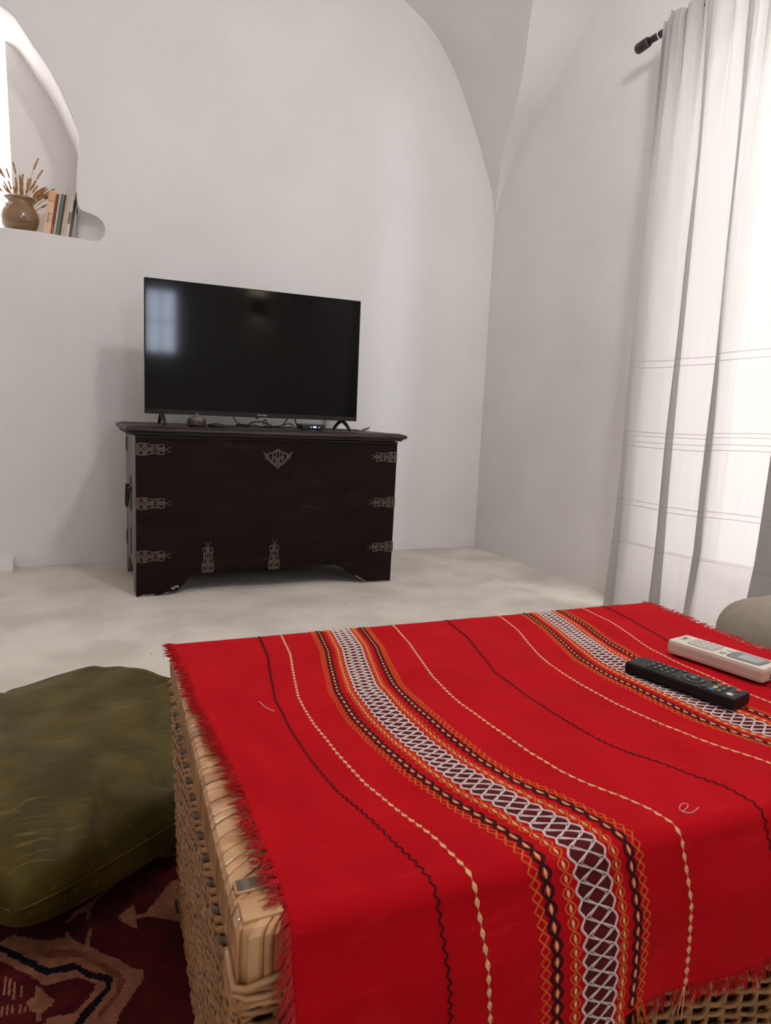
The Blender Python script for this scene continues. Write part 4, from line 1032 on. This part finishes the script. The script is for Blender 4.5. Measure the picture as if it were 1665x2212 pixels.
# ------------------------------------------------------------------ rug, cushion, sofa
RP = dict(
 outer=[(-0.156, 1.052), (-0.104, 1.052), (-0.087, 1.06), (-0.062, 1.042), (-0.04, 1.03), (-0.019, 1.028), (-0.016, 1.04), (-0.005, 1.017), (0.008, 1.003), (0.015, 1.038), (0.018, 1.032), (0.015, 0.997), (0.031, 0.977), (0.047, 0.962), (0.069, 0.932), (0.08, 0.925), (0.08, 0.907), (0.066, 0.888), (0.054, 0.869), (0.045, 0.856), (0.041, 0.842), (0.031, 0.812), (-0.156, 0.80)],
 red=[(-0.057, 1.014), (-0.005, 0.999), (0.013, 0.978), (0.034, 0.957), (0.054, 0.927), (0.057, 0.911), (0.047, 0.89), (0.03, 0.869), (0.02, 0.859), (0.02, 0.87), (0.044, 0.896), (0.047, 0.92), (0.027, 0.949), (-0.001, 0.981), (-0.043, 0.995)],
 black=[(-0.16, 1.082), (-0.103, 1.046), (-0.079, 1.02), (-0.047, 0.983), (-0.038, 0.972), (-0.005, 0.972), (0.012, 0.949), (0.042, 0.927), (0.039, 0.906), (0.028, 0.893), (0.01, 0.87), (0.0, 0.858), (-0.02, 0.833), (-0.031, 0.837), (-0.009, 0.862), (0.002, 0.88), (0.021, 0.9), (0.032, 0.911), (0.032, 0.921), (0.009, 0.939), (-0.005, 0.959), (-0.038, 0.96), (-0.049, 0.97), (-0.082, 1.008), (-0.102, 1.032), (-0.157, 1.064)],
 inner=[(-0.158, 1.038), (-0.101, 1.013), (-0.061, 0.968), (-0.041, 0.943), (-0.016, 0.942), (-0.002, 0.944), (0.02, 0.92), (0.018, 0.911), (0.003, 0.893), (-0.006, 0.883), (-0.037, 0.886), (-0.058, 0.848), (-0.158, 0.85)],
 motif=[(-0.055, 0.947), (-0.046, 0.939), (-0.039, 0.924), (-0.029, 0.915), (-0.034, 0.905), (-0.043, 0.9), (-0.046, 0.885), (-0.051, 0.887), (-0.05, 0.9), (-0.061, 0.909), (-0.062, 0.926), (-0.054, 0.93)],
 comb=[(-0.11, 0.995), (-0.088, 0.975), (-0.075, 0.96), (-0.067, 0.949), (-0.066, 0.932), (-0.084, 0.934), (-0.086, 0.945), (-0.11, 0.955)],
 comb2=[(-0.11, 0.935), (-0.08, 0.925), (-0.065, 0.922), (-0.064, 0.908), (-0.11, 0.91)],
 arrow=[(0.058, 1.048), (0.08, 1.066), (0.081, 1.039), (0.094, 1.038), (0.141, 1.1), (0.155, 1.102), (0.152, 0.993), (0.135, 1.006), (0.097, 1.03), (0.081, 1.03), (0.08, 1.009), (0.074, 1.014), (0.065, 1.026), (0.059, 1.032)],
 strip=[(-0.018, 1.061), (-0.0, 1.083), (0.01, 1.089), (0.029, 1.106), (0.048, 1.124), (0.057, 1.131), (0.05, 1.116), (0.028, 1.096), (0.018, 1.077), (0.018, 1.06), (0.013, 1.056), (0.01, 1.076), (-0.0, 1.07), (-0.012, 1.059)])
def inpoly(X, Y, poly):
    c = np.zeros(X.shape, bool); n = len(poly)
    for i in range(n):
        x1, y1 = poly[i]; x2, y2 = poly[i-1]
        if y1 == y2: continue
        k = ((y1 > Y) != (y2 > Y)) & (X < (x2-x1)*(Y-y1)/(y2-y1)+x1); c ^= k
    return c
def rug_idx(X, Y):
    # the figure repeats, mirrored, across the field
    px, py = .62, .56
    Xm = np.abs(((X+.157) % px)-px*0); Xm = np.where(Xm > px/2, px-Xm, Xm)-.157
    Ym = ((Y-.80) % py); Ym = np.where(Ym > .34, .34-(Ym-.34)*1.55, Ym)+.80
    idx = np.zeros(X.shape, int)
    for nme, c in (('outer', 1), ('red', 2), ('black', 3), ('inner', 0), ('motif', 1), ('comb', 1), ('comb2', 1), ('arrow', 1), ('strip', 1)):
        idx[inpoly(Xm, Ym, RP[nme])] = c
    comb = (inpoly(Xm, Ym, RP['comb']) | inpoly(Xm, Ym, RP['comb2'])) & ((np.floor(Xm/.0035) % 2) == 0); idx[comb] = 0
    return idx
M['rug0'] = mat('maroon_wool', (.080, .0050, .0060), .95, spec=.1, sheen=.03, col2=(.042, .003, .005), nscale=26, bumps=((500, 3, .5, .002),))
M['rug1'] = mat('rose_tan_wool', (.30, .120, .070), .95, spec=.1, sheen=.0, col2=(.21, .080, .045), nscale=60, bumps=((500, 3, .5, .002),))
M['rug2'] = mat('brick_wool', (.15, .030, .018), .95, spec=.1, col2=(.18, .062, .038), nscale=60, bumps=((500, 3, .5, .002),))
M['rug3'] = mat('black_wool', (.010, .006, .012), .95, spec=.1, bumps=((500, 3, .5, .002),))
cell = .0030; rx0, rx1, ry0, ry1 = -.75, .42, .25, 1.22
nx, ny = int((rx1-rx0)/cell), int((ry1-ry0)/cell)
gx_, gy_ = np.meshgrid(rx0+np.arange(nx+1)*cell, ry0+np.arange(ny+1)*cell, indexing='ij')
hz = .0085+rng.uniform(-.0006, .0006, gx_.shape)
jx = rng.uniform(-.0006, .0006, gx_.shape)
ed = (gx_ <= rx0) | (gy_ <= ry0) | (gx_ >= rx1-cell) | (gy_ >= ry1-cell); hz = np.where(ed, .001, hz)
verts = np.stack([gx_+jx, gy_+jx[::-1, ::-1], hz], -1).reshape(-1, 3)
ii, jj = np.meshgrid(np.arange(nx), np.arange(ny), indexing='ij'); a0 = (ii*(ny+1)+jj).ravel()
faces = np.stack([a0, a0+ny+1, a0+ny+2, a0+1], 1)
me = bpy.data.meshes.new('rug'); me.from_pydata(verts.tolist(), [], faces.tolist())
for k in range(4): me.materials.append(M['rug%d' % k])
cxx = (rx0+(ii+.5)*cell).ravel(); cyy = (ry0+(jj+.5)*cell).ravel()
me.polygons.foreach_set('material_index', rug_idx(cxx, cyy)); me.polygons.foreach_set('use_smooth', [True]*len(faces)); me.update()
ro = bpy.data.objects.new('rug', me); COL.objects.link(ro)
tag(ro, 'maroon patterned wool rug with tan figures on the floor beneath the cushion', 'rug')
sol = ro.modifiers.new('thickness', 'SOLIDIFY'); sol.thickness = .005; sol.offset = -1

def cushion():
    A, ANG, Lc, H = np.array([-.085, .930]), math.radians(33), .635, .096
    n = 120; s = np.linspace(-1, 1, n)
    Sg, Tg = np.meshgrid(s, s, indexing='ij')
    e1 = np.array([math.cos(ANG), math.sin(ANG)]); e2 = np.array([-math.sin(ANG), math.cos(ANG)]); c = A+(e1+e2)*Lc/2
    # edges bow inwards between plump rounded corners
    r = 1-.055*(1-Tg**2)*np.abs(Sg)**3; r2 = 1-.055*(1-Sg**2)*np.abs(Tg)**3
    corner = np.clip((np.abs(Sg)*np.abs(Tg))**4, 0, 1)
    a = Sg*r*(1-.085*corner)*Lc/2; b = Tg*r2*(1-.085*corner)*Lc/2
    f = np.clip((1-np.abs(Sg)**3.2)*(1-np.abs(Tg)**3.2), 0, 1)**.33
    ang = np.arctan2(Tg, Sg); rad = np.maximum(np.abs(Sg), np.abs(Tg))
    cre = sum(np.exp(-((((ang-a0+PI) % (2*PI))-PI)/w_)**2)*k for a0, w_, k in ((-2.2, .05, .8), (-2.5, .06, 1), (-2.05, .04, .8), (-1.7, .05, .7), (-1.2, .05, .8), (-.7, .05, 1), (-1.45, .03, .6), (.1, .05, .8), (.8, .06, 1), (1.6, .05, .7), (2.4, .06, 1), (3.0, .05, .7)))
    wr = -.012*cre*np.clip((rad-.55)/.3, 0, 1)*np.clip((1-rad)/.12, 0, 1)+.003*np.sin(9*Sg+4*Tg)+.002*np.sin(17*Tg-7*Sg)
    up = H*f+wr*np.clip(f*3, 0, 1); dn = .095*f
    X = c[0]+a*e1[0]+b*e2[0]; Y = c[1]+a*e1[1]+b*e2[1]; Z0 = .110
    m = MB(); m.grid(np.stack([X, Y, Z0+up], -1)); m.grid(np.stack([X, Y, Z0-dn], -1)[::-1])
    bm_o = m
    t = thing('floor_cushion', 'large olive green velvet cushion lying on the rug left of the wicker trunk', 'cushion', (c[0], c[1], .0))
    bm_o.v = [(p[0]-c[0], p[1]-c[1], p[2]) for p in bm_o.v]
    o = bm_o.build('cover', M['velvet'], t, fixn=False)
    bm = bmesh.new(); bm.from_mesh(o.data); bmesh.ops.remove_doubles(bm, verts=bm.verts, dist=1e-5); bmesh.ops.recalc_face_normals(bm, faces=bm.faces); bm.to_mesh(o.data); bm.free()
    idx = [(i, 0) for i in range(n)]+[(n-1, j) for j in range(n)]+[(i, n-1) for i in range(n-1, -1, -1)]+[(0, j) for j in range(n-1, -1, -1)]
    m = MB(); m.tube([(X[i, j]-c[0], Y[i, j]-c[1], Z0) for i, j in idx[::3]], .0014, 6); m.build('seam', M['velvet'], t, fixn=False)
cushion()

def soft_box(mb, x0, x1, y0, y1, z0, z1, r, bulge=.01, n=14):
    """a padded block: superellipsoid-ish rounded box"""
    N = 40; V = []
    cx, cy, cz = (x0+x1)/2, (y0+y1)/2, (z0+z1)/2; hx, hy, hzz = (x1-x0)/2, (y1-y0)/2, (z1-z0)/2
    th = np.linspace(-PI/2, PI/2, N); ph = np.linspace(0, 2*PI, 4*N, endpoint=False)
    for a in th:
        row = []
        for b in ph:
            d = np.array([math.cos(a)*math.cos(b), math.cos(a)*math.sin(b), math.sin(a)]); d = d/np.max(np.abs(d))
            q = d*np.array([hx, hy, hzz]); inn = np.clip(q, [-hx+r, -hy+r, -hzz+r], [hx-r, hy-r, hzz-r]); dv = q-inn; l = np.linalg.norm(dv)
            if l > 1e-9: q = inn+dv/l*r
            row.append((cx+q[0], cy+q[1], cz+q[2]+bulge*(1-(q[0]/hx)**2)*(1-(q[1]/hy)**2)*np.sign(q[2])*(abs(q[2]) > hzz*.8)))
        V.append(row)
    mb.grid(np.array(V), wrap=True); return mb
sofa = thing('sofa', 'low sofa covered in taupe cotton at the right edge in front of the curtain', 'sofa', (1.72, .45, 0))
def sp(m, name, **k): m.v = [(a-1.72, b-.45, c) for a, b, c in m.v]; return m.build(name, M['sofa'], sofa, fixn=False)
sp(soft_box(MB(), 1.422, 1.97, 1.02, 1.20, .03, .382, .075), 'armrest')
sp(soft_box(MB(), 1.44, 1.97, -.30, 1.06, .06, .30, .05), 'seat')
sp(soft_box(MB(), 1.80, 1.98, -.30, 1.10, .06, .62, .07), 'backrest')
for x, y in ((1.50, 1.10), (1.90, 1.10), (1.50, -.22), (1.90, -.22)):
    m = MB(); m.tube([(x-1.72, y-.45, 0), (x-1.72, y-.45, .09)], .022, 12); m.build('leg', M['rodwood'], sofa, fixn=False)

# ------------------------------------------------------------------ wall lamp on the rear wall (seen mirrored in the television)
wlp = thing('wall_lamp', 'dark square wall lamp throwing light up and down, mirrored in the television', 'wall lamp', (1.875, YR, 1.94))
m = MB()
for x0, x1, y0, y1 in ((-.06, -.054, .02, .13), (.054, .06, .02, .13), (-.054, .054, .02, .026), (-.054, .054, .124, .13)): m.box((x0, y0, -.09), (x1, y1, .09))
m.box((-.03, 0, -.03), (.03, .02, .03)); m.build('housing', M['rodwood'], wlp)
def lamp(z, e, rx):
    l = bpy.data.lights.new('lamp_bulb', 'SPOT'); l.energy = e; l.color = (1, .78, .52); l.spot_size = 2.2; l.shadow_soft_size = .02; l.spot_blend = .5
    o = bpy.data.objects.new('lamp_bulb', l); COL.objects.link(o); o.parent = wlp; o.location = (0, .075, z); o.rotation_euler = (rx, 0, 0)
lamp(.03, 9, PI); lamp(-.03, 1.8, 0)

# pendant with an opal glass globe over the table, above the picture
pd = thing('pendant_lamp', 'opal glass globe lamp hanging from the vault over the red table', 'pendant lamp', (1.12, .74, 2.60))
m = MB(); m.lathe([(.02, -.118), (.06, -.104), (.10, -.066), (.12, 0), (.10, .066), (.06, .104), (.035, .114)], 28); m.build('globe', emit('opal_glass_lit', (1, .978, .965), 57), pd, fixn=True)
m = MB(); m.lathe([(.036, .112), (.036, .15), (.012, .165)], 20); m.build('lamp_holder', M['rodwood'], pd)
m = MB(); m.tube([(0, 0, .16), (0, 0, .70)], .004, 6); m.build('cord', M['cable'], pd, fixn=False)
